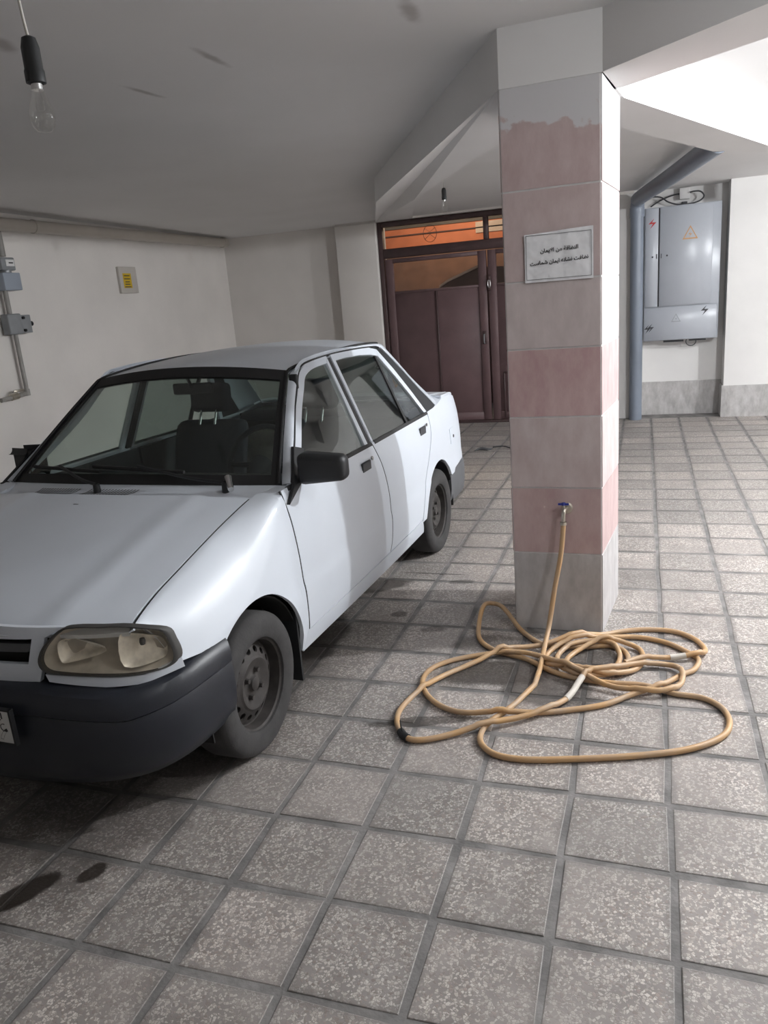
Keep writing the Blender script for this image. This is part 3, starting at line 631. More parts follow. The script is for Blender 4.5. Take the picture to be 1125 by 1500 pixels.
for f_, pts in enumerate((((-0.50, -0.20), (-0.48, -0.08), (-0.38, -0.015), (-0.27, -0.03), (-0.18, -0.14), (-0.06, -0.215), (0.08, -0.21), (0.17, -0.17), (0.21, -0.09), (0.17, 0.0), (0.10, 0.015), (0.055, 0.0)),
                          ((-0.38, -0.19), (-0.30, -0.11), (-0.20, -0.04), (-0.10, 0.0), (-0.055, 0.0)))):
    o = tube('power_cable', smooth_path([(a*0.95, -0.09 if f_ == 0 else -0.04, max(c*0.55, -0.115)) for a, c in pts], 6), 0.008, M['cable'], None, 8); o.location = (1.87, 7.72, 2.50)
    tag(o, ('dark cable looping from cabinet top round under the white box' if f_ == 0 else 'short dark cable slanting from cabinet top to the white box'), 'cable')
dp = empty('drain_pipe', (1.365, YB-0.03, 0), 0, 'thick blue grey drain pipe running down beside the cabinet and along the ceiling', 'pipe')
cyl('upright', (0, 0, 0), (0, 0, 2.40), 0.072, M['pipe_grey'], dp, None, 24)
tube('ceiling_run', smooth_path([(0, 0, 2.38), (0.01, -0.05, 2.445), (0.03, -0.20, 2.465), (0.30, -1.75, 2.475), (0.50, -3.0, 2.48), (0.565, -3.42, 2.48)], 6), 0.075, M['pipe_grey'], dp, 24)
cyl('coupling', (0, 0, 2.28), (0, 0, 2.38), 0.08, M['pipe_grey'], dp, None, 24)

# ------------------------------------------------------------------ left wall fittings
hp_ = empty('ceiling_pipe', (-3.86, 0, 2.505), 0, 'thick cream painted pipe along the top of the left wall', 'pipe')
tube('pipe_run', [(0, -5.8, 0), (0, 7.38, 0)], 0.055, M['pipe_cream'], hp_, 24); cyl('end_cap', (0, 7.36, 0), (0, 7.44, 0), 0.066, M['pipe_cream'], hp_, None, 24)
for yb in (0.6, 3.9): mk('pipe_bracket', *join_geo([move(revolve_geo([(0.056, -0.012), (0.062, -0.012), (0.062, 0.012), (0.056, 0.012)], 24, 'y'), (0, yb, 0)), box_geo(-0.12, -0.05, yb-0.012, yb+0.012, -0.012, 0.012)]), M['pipe_cream'], hp_)
sw = empty('wall_cover_box', (XL, 5.33, 2.04), 0, 'cream wall box with a yellow printed sticker above the car', 'box')
box('cover', 0, 0.035, -0.155, 0.155, -0.14, 0.14, M['cream_plastic'], sw, 0.006, 2); box('sticker', 0.035, 0.0365, -0.10, 0.045, -0.085, 0.07, M['yellow'], sw)
for k, (z, l) in enumerate(((0.045, 0.10), (0.012, 0.11), (-0.02, 0.08), (-0.045, 0.09), (-0.072, 0.11))): box('print_line', 0.0365, 0.0372, -0.03-l/2, -0.03+l/2, z-0.005, z+0.005, M['ink_grey'], sw)
gm = empty('gas_riser', (XL, 3.47, 0), 0, 'grey gas pipe with regulator and shut off valve on the left wall', 'gas pipe')
G = 0.06
def gp(name, pts, r=0.022): return tube(name, pts, r, M['pipe_gas'], gm, 12)
gp('riser', [(G, 0.05, 2.45), (G, 0.05, 2.24)], 0.03)
box('meter_head', G-0.04, G+0.05, -0.03, 0.13, 2.12, 2.23, M['meter'], gm, 0.01, 2); box('dial', G+0.05, G+0.054, 0.02, 0.115, 2.155, 2.21, M['white_plastic'], gm); box('dial_hand', G+0.054, G+0.056, 0.05, 0.10, 2.178, 2.188, M['ink'], gm)
box('meter_case', G-0.04, G+0.06, -0.05, 0.155, 1.95, 2.10, M['meter_blue'], gm, 0.008, 2); cyl('meter_flange', (G, 0.05, 2.095), (G, 0.05, 2.125), 0.05, M['steel'], gm)
gp('riser', [(G, 0.0, 1.96), (G, 0.0, 1.73)])
rg = box('regulator', G-0.04, G+0.05, -0.08, 0.08, 1.57, 1.75, M['meter'], gm, 0.012, 2); box('regulator_plate', G-0.03, G+0.04, 0.08, 0.20, 1.575, 1.735, M['meter'], gm, 0.006, 2)
for z in (1.60, 1.71): cyl('regulator_bolt', (G+0.04, 0.10, z), (G+0.058, 0.10, z), 0.013, M['ink'], gm, None, 10)
cyl('regulator_knob', (G+0.01, 0.20, 1.655), (G+0.01, 0.235, 1.655), 0.022, M['ink'], gm, None, 14)
gp('lower_pipe', smooth_path([(G, 0.02, 1.58), (G, 0.02, 1.30), (G, 0.02, 1.08), (G, 0.0, 1.045), (G, -0.06, 1.035), (G, -0.30, 1.02)], 5), 0.02)
cyl('elbow', (G, 0.02, 1.08), (G, 0.02, 1.02), 0.027, M['pipe_gas'], gm); cyl('valve_body', (G, -0.10, 1.034), (G, -0.18, 1.030), 0.03, M['brass'], gm); box('valve_lever', G+0.02, G+0.03, -0.16, -0.04, 1.07, 1.09, M['brass'], gm, 0.003, 1)

# ------------------------------------------------------------------ hanging bulbs
def hanging_bulb(x, y, ztop, zhold, label, s=1.0, lean=0.0, glow=False):
    e = empty('hanging_bulb', (x, y, zhold), 0, label, 'light bulb')
    h = ztop-zhold
    tube('cord', smooth_path([(lean, 0, h), (lean*0.6, 0.004, h*0.7), (lean*0.15, -0.003, h*0.3), (0, 0, 0.065*s)], 6), 0.0035*s, M['cord_white'], e, 8)
    cyl('ceiling_rose', (lean, 0, h-0.012), (lean, 0, h), 0.022, M['cord_white'], e)
    mk('lamp_holder', *revolve_geo([(0.006*s, 0.07*s), (0.016*s, 0.065*s), (0.021*s, 0.045*s), (0.021*s, 0.0), (0.023*s, -0.005*s), (0.023*s, -0.03*s), (0.017*s, -0.032*s), (0.006*s, -0.02*s)], 20, 'z'), M['bakelite'], e, True, 40)
    mk('screw_cap', *revolve_geo([(0.0, -0.022*s), (0.0135*s, -0.022*s), (0.0135*s, -0.045*s), (0.0, -0.045*s)], 18, 'z', False), M['chrome'], e, True, 40)
    prof = [(0.0133, -0.043), (0.016, -0.055), (0.0225, -0.072), (0.029, -0.092), (0.030, -0.107), (0.026, -0.124), (0.016, -0.135), (0.0, -0.138)]
    mk('bulb', *revolve_geo([(a*s, b_*s) for a, b_ in prof], 24, 'z', False), (M['bulb_lit'] if glow else M['bulb_glass']), e, True, 60)
    if not glow: tube('filament', smooth_path([(-0.004*s, 0, -0.045*s), (-0.012*s, 0, -0.085*s), (0, 0.004*s, -0.09*s), (0.012*s, 0, -0.085*s), (0.004*s, 0, -0.045*s)], 5), 0.0004*s, M['chrome'], e, 5)
    return e
M['bulb_lit'] = emit_mat('glowing_bulb', (1.0, 0.97, 0.92), 30.0)
hanging_bulb(0.075, -0.56, ZC, 2.205, 'unlit clear bulb on a white cord above the car bonnet', 1.0, -0.03)
hanging_bulb(-0.10, 4.30, 2.612, 2.385, 'small unlit bulb hanging in front of the brown gate', 0.9, 0.0)
for lp, pw, lab in ((LAMP_POS, LAMP_POWER, 'burning bulb hanging in the bay beyond the pillar'), (LAMP2_POS, LAMP2_POWER, 'burning bulb hanging on the near side of the ceiling beam'), (FILL_LAMP_POS, FILL_LAMP_POWER, 'unseen bulb added to brighten the broad white back wall')):
    lb = hanging_bulb(lp[0], lp[1], ZC-0.013*max(0, lp[1]-2), lp[2]+0.16 if lp[2] < 2.41 else 2.57, lab, 0.9, 0.0, True)
    ld = bpy.data.lights.new('bulb_light', 'POINT'); ld.energy = pw; ld.color = LAMP_TINT; ld.shadow_soft_size = 0.035
    lo = bpy.data.objects.new('bulb_light', ld); COL.objects.link(lo); lo.parent = lb; lo.location = (0, 0, -0.155)

# scraps on the floor near the gate
for (x, y, a, l, lab) in ((-0.14, 5.66, 0.5, 0.10, 'dark crumpled scrap on the floor before the gate'), (0.085, 5.75, -0.3, 0.16, 'thin black scrap of cord on the floor by the gate')):
    o = tube('floor_scrap', smooth_path([(-l, 0, 0.008), (-l*0.3, 0.02, 0.02), (l*0.4, -0.015, 0.012), (l, 0.01, 0.008)], 5), [0.004+0.012*math.sin(math.pi*k/15) if l < 0.12 else 0.007 for k in range(16)], M['ink_grey'], None, 7)
    o.location = (x, y, 0); o.rotation_euler = (0, 0, a); tag(o, lab, 'scrap')

# ------------------------------------------------------------------ the car
# car coordinates: x back from the front axle line, y to the car's left, z up
TH = 0.0433
car = empty('sedan_car', (-0.6692, 0.0395, 0), -TH, 'white four door sedan with black bumpers parked beside the pillar', 'car')
def T(v): return [(q[1], q[0], q[2]) for q in v]
def cmk(name, v, f, mat, parent=car, smooth=True, angle=35): return mk(name, T(v), f, mat, parent, smooth, angle)
def crom(x, pts):
    X = [q[0] for q in pts]; Yv = [q[1] for q in pts]
    if x <= X[0]: return Yv[0]
    if x >= X[-1]: return Yv[-1]
    i = max(k for k in range(len(X)-1) if X[k] <= x); 
    def tan(k):
        if k == 0: return (Yv[1]-Yv[0])/(X[1]-X[0])
        if k == len(X)-1: return (Yv[-1]-Yv[-2])/(X[-1]-X[-2])
        return (Yv[k+1]-Yv[k-1])/(X[k+1]-X[k-1])
    h = X[i+1]-X[i]; t = (x-X[i])/h
    return (2*t**3-3*t**2+1)*Yv[i]+(t**3-2*t**2+t)*h*tan(i)+(-2*t**3+3*t**2)*Yv[i+1]+(t**3-t**2)*h*tan(i+1)
PLAN = [(-0.62, 0.60), (-0.50, 0.70), (-0.40, 0.752), (-0.25, 0.785), (0.0, 0.798), (0.6, 0.806), (1.4, 0.81), (2.1, 0.803), (2.6, 0.788), (2.95, 0.765), (3.15, 0.735), (3.26, 0.69)]
SEC = [(0.15, 0.07), (0.24, 0.03), (0.33, 0.008), (0.45, 0.0), (0.515, 0.0), (0.535, 0.004), (0.65, 0.006), (0.80, 0.020), (0.90, 0.042), (0.94, 0.055)]
def ys(x, z):
    s = crom(z, SEC) if z < 0.94 else 0.055+(z-0.94)*0.415+max(0, z-1.25)**2*0.9
    if z > 0.94 and x < 1.2:
        t = min((1.2-x)/0.4, 1.0); s += 0.032*t*t*(3-2*t)*min((z-0.94)/0.25, 1.0)
    return crom(x, PLAN)-s
def resample(pts, n):
    P = np.array(pts, float); d = np.r_[0, np.cumsum(np.linalg.norm(np.diff(P, axis=0), axis=1))]; t = np.linspace(0, d[-1], n)
    return np.stack([np.interp(t, d, P[:, k]) for k in range(P.shape[1])], 1)
def curve(pts, n=6): return [tuple(q) for q in smooth_path(pts, n)]
def coons(bot, top, lef, rig, n, m):
    b_, t_, l_, r_ = resample(bot, n), resample(top, n), resample(lef, m), resample(rig, m)
    u = np.linspace(0, 1, n)[:, None, None]; v = np.linspace(0, 1, m)[None, :, None]
    return (1-v)*b_[:, None]+v*t_[:, None]+(1-u)*l_[None]+u*r_[None]-((1-u)*(1-v)*b_[0]+u*(1-v)*b_[-1]+(1-u)*v*t_[0]+u*v*t_[-1])
def sheet_geo(P, th, inward):
    n, m = P.shape[:2]; 
    du = np.gradient(P, axis=0); dv = np.gradient(P, axis=1); nn = np.cross(du, dv); nn /= np.linalg.norm(nn, axis=2, keepdims=True)+1e-12
    iw = np.array(inward, float)
    if iw.ndim == 1: sgn = np.where((nn@iw)[..., None] > 0, 1.0, -1.0); sgn = 1.0 if (nn@iw).sum() > 0 else -1.0
    Q = P+nn*sgn*th
    V = [tuple(q) for q in P.reshape(-1, 3)]+[tuple(q) for q in Q.reshape(-1, 3)]; K = n*m; Fc = []
    for i in range(n-1):
        for j in range(m-1):
            a, b_, c, d = i*m+j, (i+1)*m+j, (i+1)*m+j+1, i*m+j+1; Fc += [(a, b_, c, d), (K+d, K+c, K+b_, K+a)]
    E_ = [i*m for i in range(n)]+[(n-1)*m+j for j in range(1, m)]+[i*m+m-1 for i in range(n-2, -1, -1)]+[j for j in range(m-2, 0, -1)]
    for k in range(len(E_)): a, b_ = E_[k], E_[(k+1) % len(E_)]; Fc.append((a, b_, K+b_, K+a))
    return V, Fc
def mirror(g): return [(v[0], -v[1], v[2]) for v in g[0]], [tuple(reversed(f)) for f in g[1]]
def lift2(G, dy=0.0): return np.array([[(q[0], ys(q[0], q[1])+dy, q[1]) for q in row] for row in G])
def side_panel(name, bot, top, lef, rig, n, m, mat, th=0.018, dy=0.0, both=True, parent=(car, car), ret=False):
    P = lift2(coons(bot, top, lef, rig, n, m), dy); g = sheet_geo(P, th, (0, -1, 0)); out = [cmk(name, *g, mat, parent[0])]
    if both: out.append(cmk(name, *mirror(g), mat, parent[1]))
    return out
def ribbon(name, A, B, mat, th=0.02, inward=(0, -1, 0), both=True, n=24, parent=(car, car), k=4, bulge=0.0):
    a, b_ = resample(A, n), resample(B, n); P = np.stack([a*(1-t)+b_*t+np.array([-0.25, 0.85, 0.45])*bulge*4*t*(1-t) for t in np.linspace(0, 1, k)], 1); g = sheet_geo(P, th, inward)
    out = [cmk(name, *g, mat, parent[0])]
    if both: out.append(cmk(name, *mirror(g), mat, parent[1]))
    return out
def on_side(pts, dy=0.0): return [(q[0], ys(q[0], q[1])+dy, q[1]) for q in pts]

def rbox(x0, x1, y0, y1, z0, z1, r, shear=0.0):
    bm = bmesh.new(); bmesh.ops.create_cube(bm, size=1.0)
    for q in bm.verts: q.co = Vector(((x0+x1)/2+q.co.x*(x1-x0), (y0+y1)/2+q.co.y*(y1-y0), (z0+z1)/2+q.co.z*(z1-z0)))
    bmesh.ops.bevel(bm, geom=bm.edges[:], offset=r, segments=3, affect='EDGES', profile=0.5); bm.verts.index_update()
    v = [(q.co.x+(q.co.z-z0)*shear, q.co.y, q.co.z) for q in bm.verts]; f = [tuple(w_.index for w_ in fc.verts) for fc in bm.faces]; bm.free(); return v, f
FAX, RAX, WR = 0.045, 2.405, 0.272
BELT = 0.925
# --- seams in the side view (x, z)
seamA = curve([(0.432, 0.325), (0.425, 0.45), (0.412, 0.62), (0.402, 0.78), (0.392, BELT)])
seamB = curve([(1.405, 0.335), (1.435, 0.40), (1.450, 0.52), (1.445, 0.66), (1.415, 0.80), (1.365, BELT)])
seamC = curve([(1.985, 0.335), (2.02, 0.43), (2.085, 0.56), (2.20, 0.68), (2.31, 0.80), (2.345, BELT)])
def shift(c, dx): return [(q[0]+dx, q[1]) for q in c]
g_ = 0.0045
fd = side_panel('front_door', [(0.432+g_, 0.325), (0.9, 0.328), (1.405-g_, 0.335)], [(0.392+g_, BELT), (1.365-g_, BELT)], shift(seamA, g_), shift(seamB, -g_), 40, 26, M['white_paint'], 0.03)
rd = side_panel('rear_door', [(1.405+g_, 0.335), (1.7, 0.336), (1.985-g_, 0.335)], [(1.365+g_, BELT), (2.345-g_, BELT)], shift(seamB, g_), shift(seamC, -g_), 30, 26, M['white_paint'], 0.03)
side_panel('sill', [(0.40, 0.235), (2.06, 0.235)], [(0.42, 0.322), (1.985, 0.330)], [(0.40, 0.235), (0.42, 0.322)], [(2.06, 0.235), (1.985, 0.330)], 30, 6, M['white_paint'], 0.03)
# quarter panel round the rear arch
AR = 0.335
qt = [(2.345+g_, BELT), (2.50, 0.928), (2.66, 0.94), (2.78, 0.955), (3.0, 0.945), (3.16, 0.915), (3.22, 0.86)]
def q_top(x): return np.interp(x, [q[0]+g_ for q in seamC]+[q[0] for q in qt[1:]], [q[1] for q in seamC]+[q[1] for q in qt[1:]])
def q_bot(x):
    d = abs(x-RAX); arch = 0.27+math.sqrt(max(AR*AR-d*d, 0)) if d < AR else 0.0
    if x < RAX: return max(arch, 0.318)
    return max(arch, 0.44+0.02*(x-2.7)) if x > RAX+0.20 else arch
QX = np.r_[np.linspace(1.994, RAX-AR-0.004, 6), RAX-AR*np.cos(np.linspace(0.0, math.pi*0.80, 40)), np.linspace(RAX+AR*0.84, 3.05, 14), np.linspace(3.08, 3.215, 8)]
P = np.array([[(x, ys(x, z), z) for z in np.linspace(q_bot(x), max(q_top(x), q_bot(x)+0.004), 18)] for x in QX]); g = sheet_geo(P, 0.016, (0, -1, 0))
cmk('quarter_panel', *g, M['white_paint']); cmk('quarter_panel', *mirror(g), M['white_paint'])
ribbon('boot_corner', on_side([(2.54, 0.930), (2.66, 0.942), (2.80, 0.956), (3.0, 0.946), (3.16, 0.916)]), [(2.56, 0.595, 0.985), (2.68, 0.62, 0.985), (2.80, 0.66, 0.980), (3.0, 0.68, 0.966), (3.16, 0.655, 0.930)], M['white_paint'], 0.012, (0, 0, -1), True, 16)
# front fender: shoulder rolls into the bonnet shut line, arch cut below
HE = [(-0.50, 0.705, 0.720), (-0.44, 0.668, 0.722), (-0.30, 0.648, 0.758), (-0.15, 0.645, 0.795), (0.05, 0.648, 0.848), (0.20, 0.650, 0.883), (0.34, 0.652, 0.910), (0.42, 0.655, 0.918)]
def he(x): return crom(x, [(q[0], q[1]) for q in HE]), crom(x, [(q[0], q[2]) for q in HE])
AF = 0.338
def fen_bottom(x):
    d = abs(x-FAX)
    arch = 0.27+math.sqrt(max(AF*AF-d*d, 0)) if d < AF else 0.0
    if x < FAX-0.21: return max(arch, 0.545+(x+0.165)*-0.10)
    return max(arch, 0.245)
FX = np.r_[np.linspace(-0.476, -0.392, 8), np.linspace(-0.385, FAX-0.22, 10), np.linspace(FAX-0.205, FAX+AF-0.012, 34), np.linspace(FAX+AF-0.004, 0.428, 7)]
rows = []
for x in FX:
    yh, zh = he(x); zb = fen_bottom(x)
    if x < -0.386: zb = np.interp(x, [-0.48, -0.43, -0.405, -0.386], [zh-0.004, 0.706, 0.66, 0.585])
    tb = min(max((x-0.02)/0.36, 0), 1); tb = tb*tb*(3-2*tb); yw = ys(x, 0.62)*(1-tb)+ys(x, 0.86)*tb; zsh = zh-0.215*(1-tb)-0.075*tb
    ctrl = [(yh, zh), (yh+(yw-yh)*(0.18+0.17*tb), zh-0.010+0.010*tb), (yh+(yw-yh)*(0.50+0.2*tb), zh-0.052+0.050*tb), (yh+(yw-yh)*(0.80+0.14*tb), zh-0.120+0.102*tb), (ys(x, zsh), zsh)]
    full = [(q[0], q[1]) for q in smooth_path(ctrl, 6)]+[(ys(x, z), z) for z in np.linspace(zsh, 0.2, 20)[1:]]
    k = next((i for i, q in enumerate(full) if q[1] < zb), len(full)-1); a_, b_ = full[max(k-1, 0)], full[k]; t = (a_[1]-zb)/max(a_[1]-b_[1], 1e-6)
    sec = resample(full[:k]+[(a_[0]+(b_[0]-a_[0])*t, zb)], 30)
    row = []
    for (y, z) in sec:
        xx = x
        if x > 0.36:       # follow the door seam
            t = (x-0.36)/(0.428-0.36); xs = np.interp(min(max(z, 0.325), BELT), [q[1] for q in seamA], [q[0] for q in seamA])-g_; xx = 0.36+t*(xs-0.36)
        row.append((xx, y, z))
    rows.append(row)
ribbon('scuttle_corner', [(0.338, 0.645, 0.906), (0.40, 0.660, 0.914), (0.49, 0.692, 0.924)], on_side([(0.385, 0.905), (0.40, 0.920), (0.47, 0.928)]), M['white_paint'], 0.012, (0, 0, -1), True, 10)
P = np.array(rows); g = sheet_geo(P, 0.016, (0, -0.6, -0.4)); cmk('front_fender', *g, M['white_paint']); cmk('front_fender', *mirror(g), M['white_paint'])
# bonnet
def bon(x, y):      # surface height
    yh, zh = he(x); t = abs(y)/max(yh, 1e-3)
    crown = 0.040*(1-t**2.2); rib = 0.006*math.exp(-((abs(y)-0.42)/0.05)**2)
    front = 0.0
    return zh+crown*min(1.0, (x+0.75)/0.5)+rib
def bfront(y): return -0.472-0.150*(1-(abs(y)/0.668)**2.4)
def brear(y): return 0.335-0.055*(1-(abs(y)/0.66)**2)
n, m = 40, 41; rows = []
for i in range(n):
    u = i/(n-1); row = []
    for j in range(m):
        s = -1+2*j/(m-1); yf, yr = 0.668*s, 0.648*s
        x0, x1 = bfront(yf), brear(yr); x = x0+(x1-x0)*u; xe = -0.45+(0.335+0.45)*u; yh, zh = he(xe); y = (yh-0.007)*s
        z = zh+0.020*(1-abs(s)**2.2)+0.007*math.exp(-((abs(s)-0.66)/0.07)**2)
        if u < 0.10: z -= 0.016*(1-u/0.10)**2
        row.append((x, y, z))
    rows.append(row)
bn = cmk('bonnet', *sheet_geo(np.array(rows), 0.016, (0, 0, -1)), M['white_paint'])
for (x, y, z) in ((0.19, -0.075, 0.902), ):
    cmk('washer_jet', *move(box_geo(-0.008, 0.008, -0.012, 0.012, 0, 0.012), (x, y, z)), M['trim_black'], bn)
# black tubes laid in the shut lines to paint the shade of the gaps
hel = [(q[0], q[1]-0.004, q[2]-0.0035) for q in [(x, *he(x)) for x in np.linspace(-0.455, 0.33, 40)]]
g = tube_geo(hel, 0.0042, 6); cmk('bonnet_gap_shade', *g, M['black'], bn); cmk('bonnet_gap_shade', *mirror(g), M['black'], bn)
for c_ in (seamA, seamB): g = tube_geo(resample(on_side(c_, -0.0035), 40), 0.0046, 6); cmk('door_gap_shade', *g, M['black']); cmk('door_gap_shade', *mirror(g), M['black'])
# cowl between bonnet and screen
def wsb(s): return (0.485-0.085*(1-abs(s)**2), 0.698*s, 0.926+0.016*(1-abs(s)**2))       # screen base
def wst(s): return (0.985-0.060*(1-abs(s)**2), 0.528*s, 1.338+0.042*(1-abs(s)**2))    # screen top
S_ = np.linspace(-1, 1, 31)
rows = []
for s in S_:
    a = np.array([brear(0.648*s)+0.006, 0.650*s, he(0.335)[1]+0.020*(1-abs(s)**2.2)-0.004]); b_ = np.array(wsb(s)); rows.append([a*(1-t)+b_*t+np.array([0, 0, -0.012*math.sin(math.pi*t)]) for t in np.linspace(0, 1, 5)])
cw = cmk('cowl', *sheet_geo(np.array(rows), 0.012, (0, 0, -1)), M['white_paint'])
sl = []
def cowl_pt(s_, t):
    p0 = np.array([brear(0.648*s_)+0.006, 0.650*s_, he(0.335)[1]+0.020*(1-abs(s_)**2.2)-0.004]); p1 = np.array(wsb(s_)); return p0*(1-t)+p1*t+np.array([0, 0, -0.012*math.sin(math.pi*t)])
for s_ in list(np.linspace(-0.70, -0.36, 15))+list(np.linspace(-0.26, 0.10, 16)):
    V, Fc = [], []
    for t in np.linspace(0.16, 0.72, 6):
        q = cowl_pt(s_+0.06*t, t); V += [q+[0, -0.0026, 0.0012], q+[0, 0.0026, 0.0012], q+[0, 0.0026, -0.003], q+[0, -0.0026, -0.003]]
    for k in range(5): Fc += [(k*4+i, k*4+(i+1) % 4, k*4+4+(i+1) % 4, k*4+4+i) for i in range(4)]
    Fc += [(0, 1, 2, 3), (23, 22, 21, 20)]; sl.append((V, Fc))
o = cmk('vent_slots', *join_geo(sl), M['trim_black'], cw, False); o['kind'] = 'stuff'
# windscreen with black rubber surround
def wsp(s, t, bul=0.0):
    a, b_ = np.array(wsb(s)), np.array(wst(s)); q = a*(1-t)+b_*t
    q += np.array([-0.66, 0, 0.62])*0.020*math.sin(math.pi*t)*(1-0.6*abs(s)); return q
P = np.array([[wsp(s, t) for t in np.linspace(0, 1, 15)] for s in S_])
ws = cmk('windscreen', *sheet_geo(P, 0.005, (1, 0, -0.6)), M['glass_screen'])
def wsr(s0, s1, t0, t1, n, m, name, mat, th=0.012, lift_=0.004):
    P = np.array([[wsp(s, t)+np.array([-0.66, 0, 0.62])*lift_ for t in np.linspace(t0, t1, m)] for s in np.linspace(s0, s1, n)]); return cmk(name, *sheet_geo(P, th, (1, 0, -0.6)), mat, ws)
wsr(-1.0, 1.0, 0.90, 1.0, 31, 4, 'screen_seal', M['black']); wsr(-1.0, 1.0, 0.0, 0.075, 31, 4, 'screen_seal', M['black'])
wsr(-1.0, -0.955, 0.0, 1.0, 4, 15, 'screen_seal', M['black']); wsr(0.955, 1.0, 0.0, 1.0, 4, 15, 'screen_seal', M['black'])
# roof
REX = (2.20, 0.50, 1.372)
def rwt(s): return (2.19+0.075*(1-abs(s)**2), 0.505*s, 1.366+0.040*(1-abs(s)**2))
def rwb(s): return (2.72+0.06*(1-abs(s)**2), 0.625*s, 0.975+0.01*(1-abs(s)**2))
rows = []
for s in S_:
    a, b_ = np.array(wst(s)), np.array(rwt(s)); row = []
    for t in np.linspace(0, 1, 25):
        q = a*(1-t)+b_*t; q[1] = s*(0.528-0.020*t+0.014*math.sin(math.pi*t)); q[2] += 0.030*math.sin(math.pi*t)**0.75; row.append(q)
    rows.append(row)
RP = np.array(rows)
rf = cmk('roof', *sheet_geo(RP, 0.02, (0, 0, -1)), M['white_paint'])
edgeL = [tuple(q) for q in RP[-1]]
drip = [tuple(np.array(wsp(1.0, t))+np.array([-0.006, 0.004, 0.006])) for t in np.linspace(0.0, 0.97, 8)]+[tuple(np.array(q)+np.array([0, 0.004, 0.002])) for q in edgeL]
# side frame: pillar A, cant rail, pillar C as one pressing
AE = on_side([(0.49, 0.93), (0.685, 1.065), (0.855, 1.195), (0.945, 1.275)]) + on_side(curve([(0.985, 1.310), (1.04, 1.343), (1.13, 1.363), (1.40, 1.375), (1.75, 1.372), (2.0, 1.362), (2.10, 1.347)], 4)) + on_side([(2.20, 1.255), (2.40, 1.07), (2.58, 0.93)])
AI = [(0.495, 0.708, 0.925)]+[tuple(np.array(wsp(1.0, t))+np.array([0.004, 0.010, 0.002])) for t in (0.35, 0.7, 0.95)]+[tuple(np.array(q)+np.array([0, 0.012, -0.002])) for q in edgeL[1:-1]]+[(2.22, 0.518, 1.362), (2.30, 0.53, 1.30), (2.50, 0.575, 1.14), (2.76, 0.64, 0.965)]
ribbon('side_frame', AE, AI, M['white_paint'], 0.02, (0, -1, -0.3), True, 64, (car, car), 9, 0.014)
g = tube_geo(resample(on_side([(0.495, 0.935), (0.685, 1.065), (0.855, 1.195), (0.945, 1.275)], 0.001)+on_side(curve([(0.985, 1.310), (1.04, 1.343), (1.13, 1.363), (1.40, 1.375), (1.75, 1.372), (2.0, 1.362), (2.06, 1.352)], 4), 0.001), 60), 0.0045, 6); cmk('door_seal', *g, M['black']); cmk('door_seal', *mirror(g), M['black'])
g = tube_geo(resample(drip, 50), 0.0075, 8); cmk('roof_gutter', *g, M['black']); cmk('roof_gutter', *mirror(g), M['black'])
# rear screen and boot
P = np.array([[np.array(rwt(s))*(1-t)+np.array(rwb(s))*t for t in np.linspace(0, 1, 9)] for s in S_]); rs = cmk('rear_screen', *sheet_geo(P, 0.005, (-1, 0, -1)), M['glass_dark'])
P = np.array([[(x, s*(crom(x, PLAN)-0.055-0.10*(1-(x-2.7)/0.5)**2*0), crom(x, [(2.72, 0.975), (2.80, 0.972), (3.0, 0.962), (3.12, 0.940), (3.19, 0.90)])+0.014*(1-abs(s)**2)) for x in (2.73, 2.80, 2.9, 3.0, 3.08, 3.14, 3.19)] for s in S_]); bo = cmk('boot_lid', *sheet_geo(P, 0.015, (0, 0, -1)), M['white_paint'])
P = np.array([[(3.19+0.055*math.sin(math.pi*(z-0.45)/0.45)-0.10*abs(s)**5, s*0.685, z) for z in np.linspace(0.45, 0.90, 9)] for s in S_]); cmk('rear_panel', *sheet_geo(P, 0.015, (-1, 0, 0)), M['white_paint'])
M['red_lens'] = pmat('tail_lamp_lens', (0.12, 0.012, 0.012), 0.2)
for s in (1, -1):
    P = np.array([[(3.135+0.10*t-0.03*(1-t)**2, s*(0.715-0.16*t), z) for z in np.linspace(0.60, 0.84, 5)] for t in np.linspace(0, 1, 8)]); cmk('tail_lamp', *sheet_geo(P, 0.03, (-1, 0, 0)), M['red_lens'])
RBP = [(2.70, 0.775), (2.85, 0.785), (3.05, 0.775), (3.2, 0.735), (3.30, 0.62), (3.335, 0.35), (3.34, 0.0)]
RBP = RBP+[(q[0], -q[1]) for q in reversed(RBP[:-1])]
rb = resample(RBP, 61); c_ = np.array([2.5, 0.0]); rows = []
for q in rb:
    d = q-c_; d[0] = max(d[0], 0); d /= np.linalg.norm(d); rows.append([(q[0]+d[0]*o_, q[1]+d[1]*o_*0.6, z) for z, o_ in ((0.24, -0.05), (0.27, -0.015), (0.34, 0.0), (0.42, 0.0), (0.465, -0.012), (0.485, -0.05))])
cmk('rear_bumper', *sheet_geo(np.array(rows), 0.02, (-1, 0, 0)), M['grey_plastic'])
